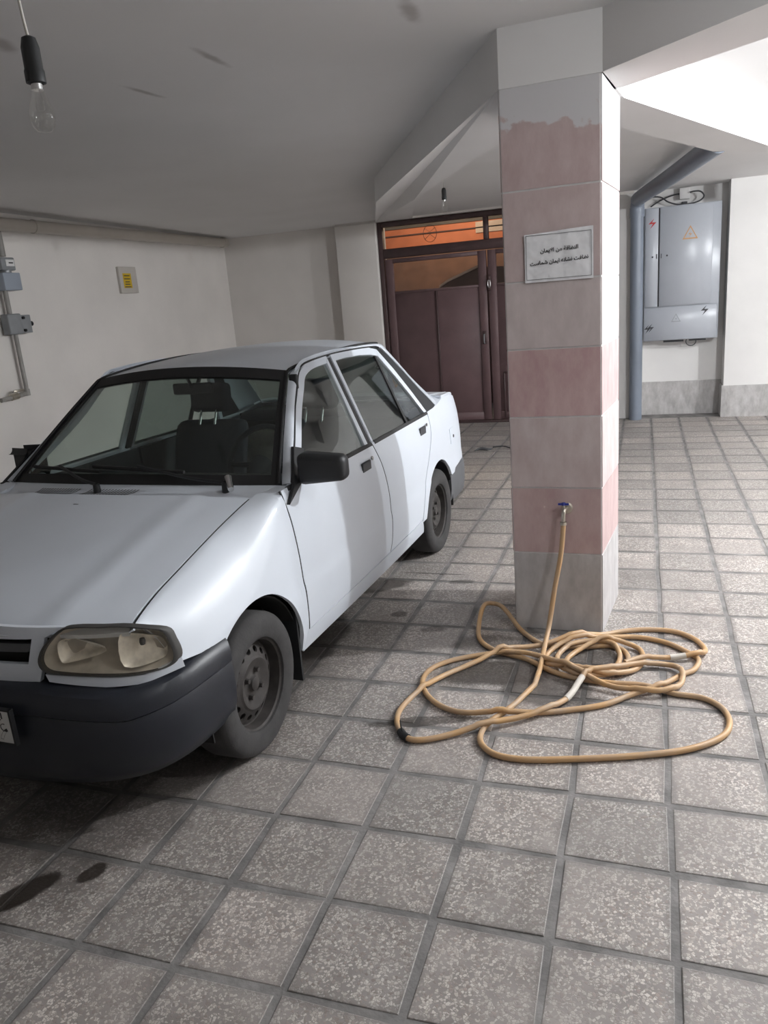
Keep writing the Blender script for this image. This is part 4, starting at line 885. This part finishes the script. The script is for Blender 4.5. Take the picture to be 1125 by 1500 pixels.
# --- glazing of the doors
def glass_panel(name, poly_b, poly_t, poly_l, poly_r, mat, parent, dy=-0.014, n=14, m=12, th=0.004):
    P = lift2(coons(poly_b, poly_t, poly_l, poly_r, n, m), dy); g = sheet_geo(P, th, (0, -1, 0)); return [cmk(name, *g, mat, parent[0]), cmk(name, *mirror(g), mat, parent[1])]
def frame_strip(name, outer, inner, mat, parent, dy=0.0, n=40, th=0.024): return ribbon(name, on_side(outer, dy), on_side(inner, dy-0.004), mat, th, (0, -1, 0), True, n, parent, 3)
FGT = curve([(1.0, 1.262), (1.045, 1.298), (1.11, 1.322), (1.20, 1.333), (1.312, 1.337)], 4)
glass_panel('window_glass', [(0.555, BELT-0.01), (1.285, BELT-0.01)], FGT, [(0.555, BELT-0.01), (1.0, 1.262)], [(1.285, BELT-0.01), (1.312, 1.337)], M['glass'], fd)
frame_strip('window_frame', curve([(0.495, 0.920), (0.69, 1.058), (0.86, 1.188), (0.953, 1.270), (1.02, 1.326), (1.11, 1.354), (1.20, 1.364), (1.345, 1.369)], 4), curve([(0.56, 0.920), (0.738, 1.045), (0.905, 1.176), (0.990, 1.252), (1.045, 1.300), (1.12, 1.324), (1.20, 1.333), (1.312, 1.337)], 4), M['white_paint'], fd)
frame_strip('window_frame', [(1.347, 1.369), (1.318, BELT)], [(1.318, 1.337), (1.287, BELT)], M['white_paint'], fd, 0, 8)
ribbon('pillar_trim', on_side([(1.351, 1.369), (1.322, BELT)], -0.006), on_side([(1.392, 1.371), (1.366, BELT)], -0.006), M['black'], 0.03, (0, -1, 0), True, 8)
glass_panel('window_glass', [(1.398, BELT-0.01), (1.95, BELT-0.01)], [(1.425, 1.340), (1.70, 1.338), (1.955, 1.318)], [(1.398, BELT-0.01), (1.425, 1.340)], [(1.95, BELT-0.01), (1.955, 1.318)], M['glass_dark'], rd)
glass_panel('window_glass', [(1.975, BELT-0.01), (2.305, BELT-0.01)], [(1.972, 1.316), (1.990, 1.314)], [(1.975, BELT-0.01), (1.972, 1.316)], [(2.305, BELT-0.01), (1.990, 1.314)], M['glass'], rd, n=6)
ribbon('window_divider', on_side([(1.950, 1.33), (1.948, BELT)], -0.006), on_side([(1.972, 1.33), (1.975, BELT)], -0.006), M['black'], 0.015, (0, -1, 0), True, 8, rd)
frame_strip('window_frame', [(1.392, 1.371), (1.55, 1.373), (1.75, 1.370), (1.92, 1.362), (2.015, 1.345)], [(1.42, 1.340), (1.55, 1.342), (1.75, 1.337), (1.90, 1.325), (1.985, 1.310)], M['white_paint'], rd)
frame_strip('window_frame', [(1.372, BELT), (1.396, 1.371)], [(1.402, BELT), (1.425, 1.340)], M['white_paint'], rd, 0, 8)
frame_strip('window_frame', [(2.017, 1.345), (2.12, 1.22), (2.24, 1.07), (2.345, BELT)], [(1.987, 1.310), (2.085, 1.20), (2.20, 1.06), (2.305, BELT)], M['white_paint'], rd, 0, 14)
for P_, (a, b_) in ((fd, (0.42, 1.36)), (rd, (1.372, 2.34))): ribbon('belt_seal', on_side([(a+0.03, BELT-0.012), (b_, BELT-0.012)], 0.003), on_side([(a+0.03, BELT+0.006), (b_, BELT+0.006)], 0.003), M['black'], 0.012, (0, -1, 0), True, 16, P_, 2)
glass_panel('quarter_glass', [(2.362, BELT-0.004), (2.575, 0.930)], [(2.030, 1.345), (2.085, 1.345)], [(2.362, BELT-0.004), (2.030, 1.345)], [(2.575, 0.930), (2.085, 1.345)], M['trim_black'], (car, car), -0.004, 6, 12, 0.01)
# door furniture
M['handle'] = pmat('door_handle_plastic', (0.05, 0.052, 0.058), 0.5)
for P_, (xh, zh_) in ((fd, (1.215, 0.838)), (rd, (2.150, 0.842))):
    for s in (1, -1):
        y = ys(xh, zh_); v, f = box_geo(-0.056, 0.056, -0.004, 0.007, -0.026, 0.026)
        bm = bmesh.new(); vv = [bm.verts.new(q) for q in v]; [bm.faces.new([vv[i] for i in q]) for q in f]
        bmesh.ops.bevel(bm, geom=bm.edges[:], offset=0.005, segments=2, affect='EDGES'); 
        v = [tuple(q.co) for q in bm.verts]; f = [tuple(w_.index for w_ in q.verts) for q in (bm.verts.index_update() or bm.faces)]; bm.free()
        cmk('door_handle', [(q[0]+xh, s*(q[1]+y), q[2]+zh_) for q in v], f, M['handle'], P_[0 if s > 0 else 1])
        cmk('key_lock', *move(revolve_geo([(0, -0.002), (0.011, -0.002), (0.010, 0.003), (0, 0.003)], 12, 'y', False), (xh+0.088, s*(y+0.001), zh_+0.022)), M['chrome'], P_[0 if s > 0 else 1])
cmk('pillar_clip', *rbox(0.935, 0.957, 0.558, 0.598, 1.255, 1.325, 0.007), M['trim_black'])
for s in (1, -1):
    # mirrors: sail plate in the window corner and housing
    sail = on_side([(0.395, 0.870), (0.56, 0.930), (0.70, 1.035), (0.635, 1.055), (0.475, 0.925)], 0.006); cs = 1 if s > 0 else -1
    v = [(q[0], s*q[1], q[2]) for q in sail]+[(q[0], s*(q[1]+0.014), q[2]) for q in sail]; n5 = 5
    mr = cmk('wing_mirror', v, [tuple(range(4, -1, -1)), tuple(range(5, 10))]+[(i, (i+1) % 5, 5+(i+1) % 5, 5+i) for i in range(5)], M['trim_black'], fd[0 if s > 0 else 1], False)
    bm = bmesh.new(); bmesh.ops.create_cube(bm, size=1.0)
    for q in bm.verts:
        o_ = q.co.y > 0
        if s < 0: q.co = Vector((0.655+q.co.x*(0.08 if o_ else 0.10), -(0.795 if o_ else 0.735), q.co.z*0.10+0.985)); continue
        q.co = Vector(((q.co.x*(0.075 if o_ else 0.095))+0.545+(0.02 if o_ else 0), s*(0.775 if not o_ else (0.975 if s > 0 else 0.90)), q.co.z*(0.105 if o_ else 0.135)+0.985))
    bmesh.ops.bevel(bm, geom=bm.edges[:], offset=0.028, segments=4, affect='EDGES', profile=0.5); bm.verts.index_update()
    cmk('mirror_housing', [tuple(q.co) for q in bm.verts], [tuple(w_.index for w_ in f.verts) for f in bm.faces], M['trim_black'], mr); bm.free()
    cmk('mirror_glass', *box_geo(*((0.592, 0.598, 0.80, 0.955) if s > 0 else (0.63, 0.70, -0.77, -0.765)), 0.945, 1.03), M['chrome'], mr, False)
# fuel flap on the left rear quarter
y = ys(2.80, 0.69); g = [(2.745, 0.66), (2.745, 0.735), (2.83, 0.735), (2.83, 0.66)]
P = lift2(coons([(2.74, 0.645), (2.845, 0.645)], [(2.74, 0.745), (2.845, 0.745)], [(2.74, 0.645), (2.74, 0.745)], [(2.845, 0.645), (2.845, 0.745)], 6, 6), 0.0035); ff = cmk('fuel_flap', *sheet_geo(P, 0.01, (0, -1, 0)), M['white_paint'])
cmk('flap_lock', *move(revolve_geo([(0, 0), (0.012, 0), (0.010, 0.004), (0, 0.004)], 12, 'y', False), (2.825, ys(2.825, 0.68)+0.003, 0.685)), M['ink_grey'], ff)
# --- front fascia: grille panel, headlights, bumper
FP = [(-0.78, -0.36), (-0.76, -0.39), (-0.70, -0.46), (-0.60, -0.525), (-0.45, -0.585), (-0.30, -0.612), (0, -0.628), (0.30, -0.612), (0.45, -0.585), (0.60, -0.525), (0.70, -0.46), (0.76, -0.39), (0.78, -0.36)]
def xf(y): return crom(y, FP)
def fas(y, z): return (xf(y)+0.10*max(0, z-0.60)-0.02*(0.60-z), y, z)
def fas_panel(name, bot, top, lef, rig, n, m, mat, dx=0.0, th=0.015, parent=car):
    G_ = coons(bot, top, lef, rig, n, m); P = np.array([[np.array(fas(q[0], q[1]))+np.array([dx, 0, 0]) for q in row] for row in G_]); return cmk(name, *sheet_geo(P, th, (1, 0, 0)), mat, parent)
gp_ = empty('grille_panel', (0, 0, 0)); gp_.parent = car
for s in (1, -1):
    fas_panel('fascia', [(s*0.0, 0.575), (s*0.405, 0.575)], [(s*0.0, 0.632), (s*0.425, 0.632)], [(0, 0.575), (0, 0.632)], [(s*0.405, 0.575), (s*0.425, 0.632)], 14, 5, M['white_paint'], 0, 0.02, gp_)
    fas_panel('fascia', [(s*0.0, 0.712), (s*0.43, 0.712)], [(s*0.0, 0.758), (s*0.50, 0.745)], [(0, 0.712), (0, 0.758)], [(s*0.43, 0.712), (s*0.50, 0.745)], 14, 5, M['white_paint'], 0, 0.02, gp_)
    fas_panel('fascia', [(s*0.375, 0.632), (s*0.420, 0.632)], [(s*0.395, 0.712), (s*0.435, 0.712)], [(s*0.375, 0.632), (s*0.395, 0.712)], [(s*0.420, 0.632), (s*0.435, 0.712)], 4, 6, M['white_paint'], 0, 0.02, gp_)
    fas_panel('grille_back', [(0, 0.60), (s*0.45, 0.60)], [(0, 0.73), (s*0.45, 0.73)], [(0, 0.60), (0, 0.73)], [(s*0.45, 0.60), (s*0.45, 0.73)], 10, 4, M['inner_dark'], 0.05, 0.01, gp_)
    fas_panel('grille_bar', [(0, 0.658), (s*0.365, 0.664)], [(0, 0.690), (s*0.385, 0.690)], [(0, 0.658), (0, 0.690)], [(s*0.365, 0.664), (s*0.385, 0.690)], 12, 5, M['grey_plastic'], 0.014, 0.02, gp_)
    # headlight
    out = [(0.414, 0.645), (0.434, 0.690), (0.485, 0.738), (0.528, 0.747), (0.60, 0.740), (0.668, 0.730), (0.742, 0.697), (0.760, 0.652), (0.768, 0.597), (0.750, 0.572), (0.698, 0.570), (0.622, 0.578), (0.494, 0.598), (0.432, 0.612)]
    oc = [tuple(q) for q in smooth_path(out, 4, True)]; cen = np.array([0.60, 0.66])
    hl = empty('headlight', (0, 0, 0)); hl.parent = car
    def ring(k, dx): return [np.array(fas(s*(cen[0]+(q[0]-cen[0])*k), cen[1]+(q[1]-cen[1])*k))+np.array([dx, 0, 0]) for q in oc]
    N_ = len(oc)
    def loft(rings, cap=True):
        V = [tuple(q) for r_ in rings for q in r_]; Fc = [(a*N_+i, a*N_+(i+1) % N_, (a+1)*N_+(i+1) % N_, (a+1)*N_+i) for a in range(len(rings)-1) for i in range(N_)]
        return V, Fc
    rs_ = [ring(1.0, 0.012), ring(1.0, -0.008), ring(0.985, -0.012), ring(0.945, -0.010), ring(0.945, 0.02)]; v, f = loft(rs_); f += [(4*N_+i, 4*N_+(i+1) % N_, (i+1) % N_, i) for i in range(N_)]
    cmk('lamp_surround', v, f, M['lamp_rim'], hl)
    v, f = loft([ring(0.955, -0.009), ring(0.6, -0.016), ring(0.3, -0.018)]); k = len(v); c_ = np.array(fas(s*cen[0], cen[1]))+np.array([-0.018, 0, 0]); v.append(tuple(c_)); f += [(2*N_+i, 2*N_+(i+1) % N_, k) for i in range(N_)]
    cmk('lamp_lens', v, f, M['lens'], hl)
    v, f = loft([ring(0.95, 0.004), ring(0.75, 0.035), ring(0.4, 0.05)]); k = len(v); v.append(tuple(c_+np.array([0.075, 0, 0]))); f += [(2*N_+i, 2*N_+(i+1) % N_, k) for i in range(N_)]
    cmk('lamp_bowl', v, f, M['lamp_inner'], hl)
    def refl(poly, dx0, dx1, name, mat):
        sp = [tuple(q) for q in smooth_path(poly, 4, True)]; n_ = len(sp); c2 = np.mean(np.array(sp), 0); V = []
        for k_, t_ in ((1.0, 0.0), (0.86, 0.45), (0.62, 0.78), (0.34, 0.95)): V += [tuple(np.array(fas(s*(c2[0]+(q[0]-c2[0])*k_), c2[1]+(q[1]-c2[1])*k_))+np.array([dx0+(dx1-dx0)*t_, 0, 0])) for q in sp]
        return cmk(name, V, [(a_*n_+i, a_*n_+(i+1) % n_, (a_+1)*n_+(i+1) % n_, (a_+1)*n_+i) for a_ in range(3) for i in range(n_)]+[tuple(range(3*n_, 4*n_))], mat, hl, True, 50)
    refl([(0.645, 0.600), (0.640, 0.700), (0.70, 0.690), (0.735, 0.665), (0.742, 0.620), (0.725, 0.600)], 0.006, 0.045, 'indicator_reflector', M['reflector'])
    refl([(0.470, 0.635), (0.465, 0.690), (0.500, 0.705), (0.545, 0.690), (0.600, 0.655), (0.50, 0.630)], 0.012, 0.05, 'main_reflector', M['reflector'])
    cmk('lamp_bulb', *move(revolve_geo([(0, -0.012), (0.008, -0.01), (0.010, 0), (0.008, 0.01), (0, 0.012)], 10, 'z', False), np.array(fas(s*0.69, 0.668))+np.array([0.012, 0, 0])), M['ink_grey'], hl)
    # white filler under the headlight
    fas_panel('headlight_filler', [(s*0.44, 0.578), (s*0.60, 0.545), (s*0.69, 0.538), (s*0.775, 0.556)], [(s*0.432, 0.603), (s*0.50, 0.594), (s*0.622, 0.574), (s*0.698, 0.566), (s*0.772, 0.588)], [(s*0.44, 0.578), (s*0.432, 0.603)], [(s*0.775, 0.556), (s*0.772, 0.588)], 18, 4, M['white_paint'], -0.006, 0.015)
# front bumper
BP = [(-0.165, 0.806), (-0.28, 0.800), (-0.40, 0.778), (-0.50, 0.730), (-0.575, 0.655), (-0.63, 0.53), (-0.665, 0.35), (-0.68, 0.15), (-0.682, 0.0)]
BPf = BP+[(q[0], -q[1]) for q in reversed(BP[:-1])]
bp_ = np.array([q[:2] for q in resample(smooth_path([(q[0], q[1], 0) for q in BPf], 6), 81)]); c_ = np.array([0.3, 0.0]); rows = []
for q in bp_:
    d = q-c_; d = d/np.linalg.norm(d); a = abs(q[1]); sidek = np.clip((q[0]+0.50)/0.34, 0, 1)
    zt = np.interp(a, [0, 0.42, 0.55, 0.68, 0.76, 0.80], [0.578, 0.580, 0.562, 0.540, 0.548, 0.560])-0.006; zt = zt+sidek*0.002
    sec = [(zt+0.002, -0.11), (zt+0.002, -0.035), (zt-0.010, -0.012), (zt-0.040, 0.004), (zt-0.075, 0.006), (zt-0.082, -0.001), (zt-0.095, 0.004), (0.40, 0.010), (0.33, 0.0), (0.27, -0.02), (0.235, -0.045), (0.215, -0.08)]
    up = 0.03*sidek
    rows.append([(q[0]+d[0]*o_*(1-sidek*0.5), q[1]+d[1]*o_*(1-sidek*0.3), z+(up if z < 0.3 else 0)) for z, o_ in sec])
fbm = cmk('front_bumper', *sheet_geo(np.array(rows), 0.018, (1, 0, 0)), M['bumper'])
# number plate
npl = cmk('number_plate', *box_geo(-0.704, -0.696, -0.26+0.115, 0.26+0.115, 0.422, 0.530), M['plate'], car, False)
cmk('plate_frame', *join_geo([box_geo(-0.708, -0.694, -0.266+0.115, 0.266+0.115, 0.530, 0.536), box_geo(-0.708, -0.694, -0.266+0.115, 0.266+0.115, 0.416, 0.422), box_geo(-0.708, -0.694, 0.26+0.115, 0.268+0.115, 0.416, 0.536), box_geo(-0.708, -0.694, -0.268+0.115, -0.26+0.115, 0.416, 0.536)]), M['trim_black'], npl, False)
def plate_text(body, size, y, z, bold=0.001):
    o = text_obj('plate_characters', body, size, M['ink'], npl, (y+0.115, -0.7045, z), (math.pi/2, 0, 0), 0.0006, bold); return o
plate_text('\uFEE5\uFE8D\uFEAE\uFEF3\uFE8D', 0.028, 0.205, 0.503, 0.0006); plate_text('\u06F4\u06F6', 0.080, 0.205, 0.434, 0.002)
# --- wheels
TY = [(0.170, 0.058), (0.176, 0.074), (0.190, 0.081), (0.215, 0.084), (0.240, 0.082), (0.258, 0.074), (0.2685, 0.062), (0.272, 0.050), (0.272, -0.050), (0.2685, -0.062), (0.258, -0.076), (0.24, -0.083), (0.2, -0.082), (0.170, -0.07)]
def wheel(xc, yc, s):
    wh = empty('wheel', (yc, xc, WR), 0); wh.parent = car
    def wmk(name, g, mat, par=wh, sm=True): return mk(name, [(s*q[0], q[1], q[2]) for q in g[0]], g[1], mat, par, sm, 40)
    wmk('tyre', revolve_geo(TY, 64, 'x'), M['tyre'])
    rim = wmk('rim', revolve_geo([(0.172, 0.060), (0.178, 0.072), (0.181, 0.074), (0.178, 0.070), (0.166, 0.060), (0.160, 0.020), (0.152, 0.018), (0.150, -0.06), (0.170, -0.065)], 64, 'x'), M['rim'])
    nh = 16; V, Fc = [], []; r0, r1 = 0.104, 0.153; seg = 16
    for k in range(nh):
        a0 = 2*math.pi*k/nh; da = math.pi/nh; rc, rad = 0.1275, 0.0125
        for i in range(seg):
            t = 2*math.pi*i/seg; ct, st = math.cos(t), math.sin(t); m_ = max(abs(ct), abs(st)); r = (r0+r1)/2+(r1-r0)/2*ct/m_; a = a0+da*st/m_
            h = np.interp(r, [r0, r1], [0.046, 0.022]); V.append((h, r*math.cos(a), r*math.sin(a)))
            rr = rc+rad*0.95*ct; aa = a0+rad*1.15*st/rc; h2 = np.interp(rr, [r0, r1], [0.046, 0.022]); V.append((h2, rr*math.cos(aa), rr*math.sin(aa))); V.append((h2-0.008, rr*math.cos(aa), rr*math.sin(aa)))
        b0 = k*seg*3
        for i in range(seg):
            j = (i+1) % seg; Fc += [(b0+i*3, b0+j*3, b0+j*3+1, b0+i*3+1), (b0+i*3+1, b0+j*3+1, b0+j*3+2, b0+i*3+2)]
    wmk('pierced_disc', (V, Fc), M['rim'], rim)
    wmk('hub_dish', revolve_geo([(0.104, 0.046), (0.096, 0.052), (0.085, 0.050), (0.062, 0.036), (0.050, 0.034), (0.034, 0.036), (0.030, 0.040), (0.026, 0.050), (0.018, 0.053), (0.0, 0.054)], 48, 'x', False), M['rim'], rim)
    for k in range(4):
        a = math.pi/4+k*math.pi/2+0.2; wmk('wheel_nut', move(revolve_geo([(0, 0), (0.011, 0), (0.009, 0.016), (0, 0.017)], 6, 'x', False), (0.036, 0.052*math.cos(a), 0.052*math.sin(a))), M['rim'], rim, False)
    wmk('brake_drum', revolve_geo([(0, 0.0), (0.145, 0.0), (0.145, -0.05), (0, -0.05)], 32, 'x', False), M['inner_dark'], rim)
for (xc, yc) in ((FAX, 0.702), (RAX, 0.700)):
    for s in (1, -1): wheel(xc, s*yc, s)
for s in (1, -1):
    for xc, R_ in ((FAX, 0.325), (RAX, 0.325)):
        P = np.array([[(xc+R_*math.cos(a), s*y, 0.27+R_*math.sin(a)) for y in (0.772, 0.70, 0.60, 0.50)] for a in np.linspace(-0.15, math.pi+0.15, 25)]); cmk('wheel_arch_liner', *sheet_geo(P, 0.006, (0, 0, 1)), M['inner_dark'])
    cmk('mud_flap', *box_geo(0.345, 0.357, s*0.64, s*0.785, 0.13, 0.44), M['trim_black'], car, False)
# underbody and dark inner shell
cmk('floor_pan', *join_geo([box_geo(-0.45, 2.9, -0.62, 0.62, 0.22, 0.29), box_geo(0.40, 2.05, -0.75, 0.75, 0.235, 0.285), box_geo(-0.30, -0.28, -0.55, 0.55, 0.25, 0.66), box_geo(0.30, 0.33, -0.66, 0.66, 0.26, 0.88), box_geo(2.30, 2.33, -0.60, 0.60, 0.26, 0.90), box_geo(2.78, 3.1, -0.6, 0.6, 0.29, 0.40)]), M['inner_dark'], car, False)
cmk('exhaust', *tube_geo([(1.2, 0.35, 0.2), (2.2, 0.4, 0.19), (3.3, 0.42, 0.22)], 0.025, 8), M['steel'])
for s in (0, 1):
    sg_ = 1 if s == 0 else -1
    for par, (a, b_) in ((fd, (0.42, 1.38)), (rd, (1.40, 2.30))):
        cmk('door_card', *box_geo(a, b_, sg_*0.690, sg_*0.715, 0.33, 0.905), M['interior'], par[s], False)
# --- interior
db = [(0.47, 0.90), (0.62, 0.925), (0.78, 0.905), (0.86, 0.86), (0.87, 0.72), (0.80, 0.55), (0.40, 0.55)]
v = [(q[0], -0.685, q[1]) for q in db]+[(q[0], 0.685, q[1]) for q in db]; cmk('dashboard', v, [tuple(range(7)), tuple(range(13, 6, -1))]+[(i, (i+1) % 7, 7+(i+1) % 7, 7+i) for i in range(7)], M['interior'])
stw = [(1.0+0.075*math.cos(a)*0.9-0.0, 0.34+0.185*math.sin(a), 0.905+0.165*math.cos(a)) for a in np.linspace(0, 2*math.pi, 33)[:-1]]
sw_ = cmk('steering_wheel', *tube_geo(stw, 0.014, 8, True), M['interior'])
cmk('steering_boss', *tube_geo([(0.99, 0.34, 0.90), (0.86, 0.34, 0.83)], [0.06, 0.035], 14), M['interior'], sw_); cmk('steering_spoke', *join_geo([tube_geo([(1.0, 0.16, 0.895), (0.985, 0.52, 0.895)], 0.014, 6), tube_geo([(0.985, 0.34, 0.90), (0.93, 0.34, 0.745)], 0.014, 6)]), M['interior'], sw_)
for y in (0.34, -0.34):
    st = empty('front_seat', (0, 0, 0)); st.parent = car
    cmk('seat_cushion', *rbox(1.05, 1.50, y-0.24, y+0.24, 0.36, 0.52, 0.05), M['seat'], st); cmk('seat_back', *rbox(1.40, 1.52, y-0.23, y+0.23, 0.46, 1.02, 0.05, 0.32), M['seat'], st)
    cmk('head_restraint', *rbox(1.60, 1.69, y-0.125, y+0.125, 1.065, 1.23, 0.035, 0.1), M['seat'], st)
    for q in (-0.05, 0.05): cmk('restraint_post', *tube_geo([(1.58, y+q, 1.0), (1.62, y+q, 1.09)], 0.007, 8), M['chrome'], st)
st = empty('rear_seat', (0, 0, 0)); st.parent = car
cmk('seat_cushion', *rbox(1.90, 2.32, -0.60, 0.60, 0.40, 0.58, 0.05), M['seat'], st); cmk('seat_back', *rbox(2.20, 2.34, -0.60, 0.60, 0.50, 0.96, 0.05, 0.30), M['seat'], st); cmk('parcel_shelf', *box_geo(2.40, 2.76, -0.62, 0.62, 0.925, 0.94), M['interior'], car, False)
cu_ = mk('cushion', T(rbox(-0.05, 0.05, -0.16, 0.16, 0.0, 0.27, 0.045)[0]), rbox(-0.05, 0.05, -0.16, 0.16, 0.0, 0.27, 0.045)[1], M['beige_cloth'], None, True)
cu_.location = (-0.6692+(-0.30)*math.cos(TH)+2.15*math.sin(TH), 0.0395+2.15*math.cos(TH)+0.30*math.sin(TH), 0.93); cu_.location.z = 0.60; cu_.rotation_euler = (-0.25, 0, -TH); tag(cu_, 'beige cushion propped on the back seat of the white car', 'cushion')
mi = cmk('interior_mirror', *rbox(0.985, 1.01, -0.11, 0.11, 1.245, 1.30, 0.01), M['interior'])
cmk('mirror_stem', *tube_geo([(0.99, 0, 1.28), (0.955, 0, 1.345)], 0.008, 8), M['interior'], mi)
# wipers
def wiper(px, py, tip, bs, be):
    wp = empty('wiper', (0, 0, 0)); wp.parent = car
    piv = np.array([px, py, 0.935]); tipv = np.array(wsp(*tip))+np.array([-0.03, 0, 0.03])
    cmk('wiper_pivot', *tube_geo([piv+[0, 0, -0.03], piv+[0, 0, 0.022]], [0.018, 0.014], 14), M['trim_black'], wp)
    mid = np.array(wsp((piv[1]*0.35/0.69+tip[0]*0.65), 0.05))+np.array([-0.035, 0, 0.03])
    cmk('wiper_arm', *tube_geo(smooth_path([piv+[0, 0, 0.02], piv*0.6+tipv*0.4+[-0.01, 0, 0.006], tipv], 5), 0.007, 8), M['trim_black'], wp)
    bl = [np.array(wsp(bs[0]+(be[0]-bs[0])*t, bs[1]+(be[1]-bs[1])*t))+np.array([-0.016, 0, 0.016]) for t in np.linspace(0, 1, 12)]
    cmk('wiper_blade', *tube_geo(bl, 0.008, 6), M['black'], wp); return wp
wiper(0.405, 0.50, (0.10, 0.10), (0.42, 0.075), (-0.28, 0.115)); wiper(0.345, -0.10, (-0.55, 0.10), (-0.20, 0.075), (-0.86, 0.115))
cmk('wiper_cap', *tube_geo([(0.372, 0.545, 0.935), (0.43, 0.50, 0.968)], [0.012, 0.017], 10), M['chrome'])
# dry leaf scraps lying on the bonnet
for (x, y, z, lab) in ((0.04, 0.10, 0.871, 'pale dry leaf scrap lying on the white bonnet'), (-0.25, 0.16, 0.795, 'dark little leaf scrap on the front of the white bonnet')):
    V = [(-0.012, 0, 0.002), (0.0, 0.005, 0.005), (0.013, 0.001, 0.003), (0.001, -0.005, 0.004), (0, 0, 0.008), (0, 0, 0.0)]
    o = mk('leaf_scrap', V, [(0, 1, 4), (1, 2, 4), (2, 3, 4), (3, 0, 4), (1, 0, 5), (2, 1, 5), (3, 2, 5), (0, 3, 5)], M['ink_grey' if 'dark' in lab else 'outer_grey'])
    ct, st_ = math.cos(TH), math.sin(TH); o.location = (-0.6692+y*ct+x*st_, 0.0395+x*ct-y*st_, z); o.rotation_euler = (0.0, -0.0, 0.6); tag(o, lab, 'leaf')
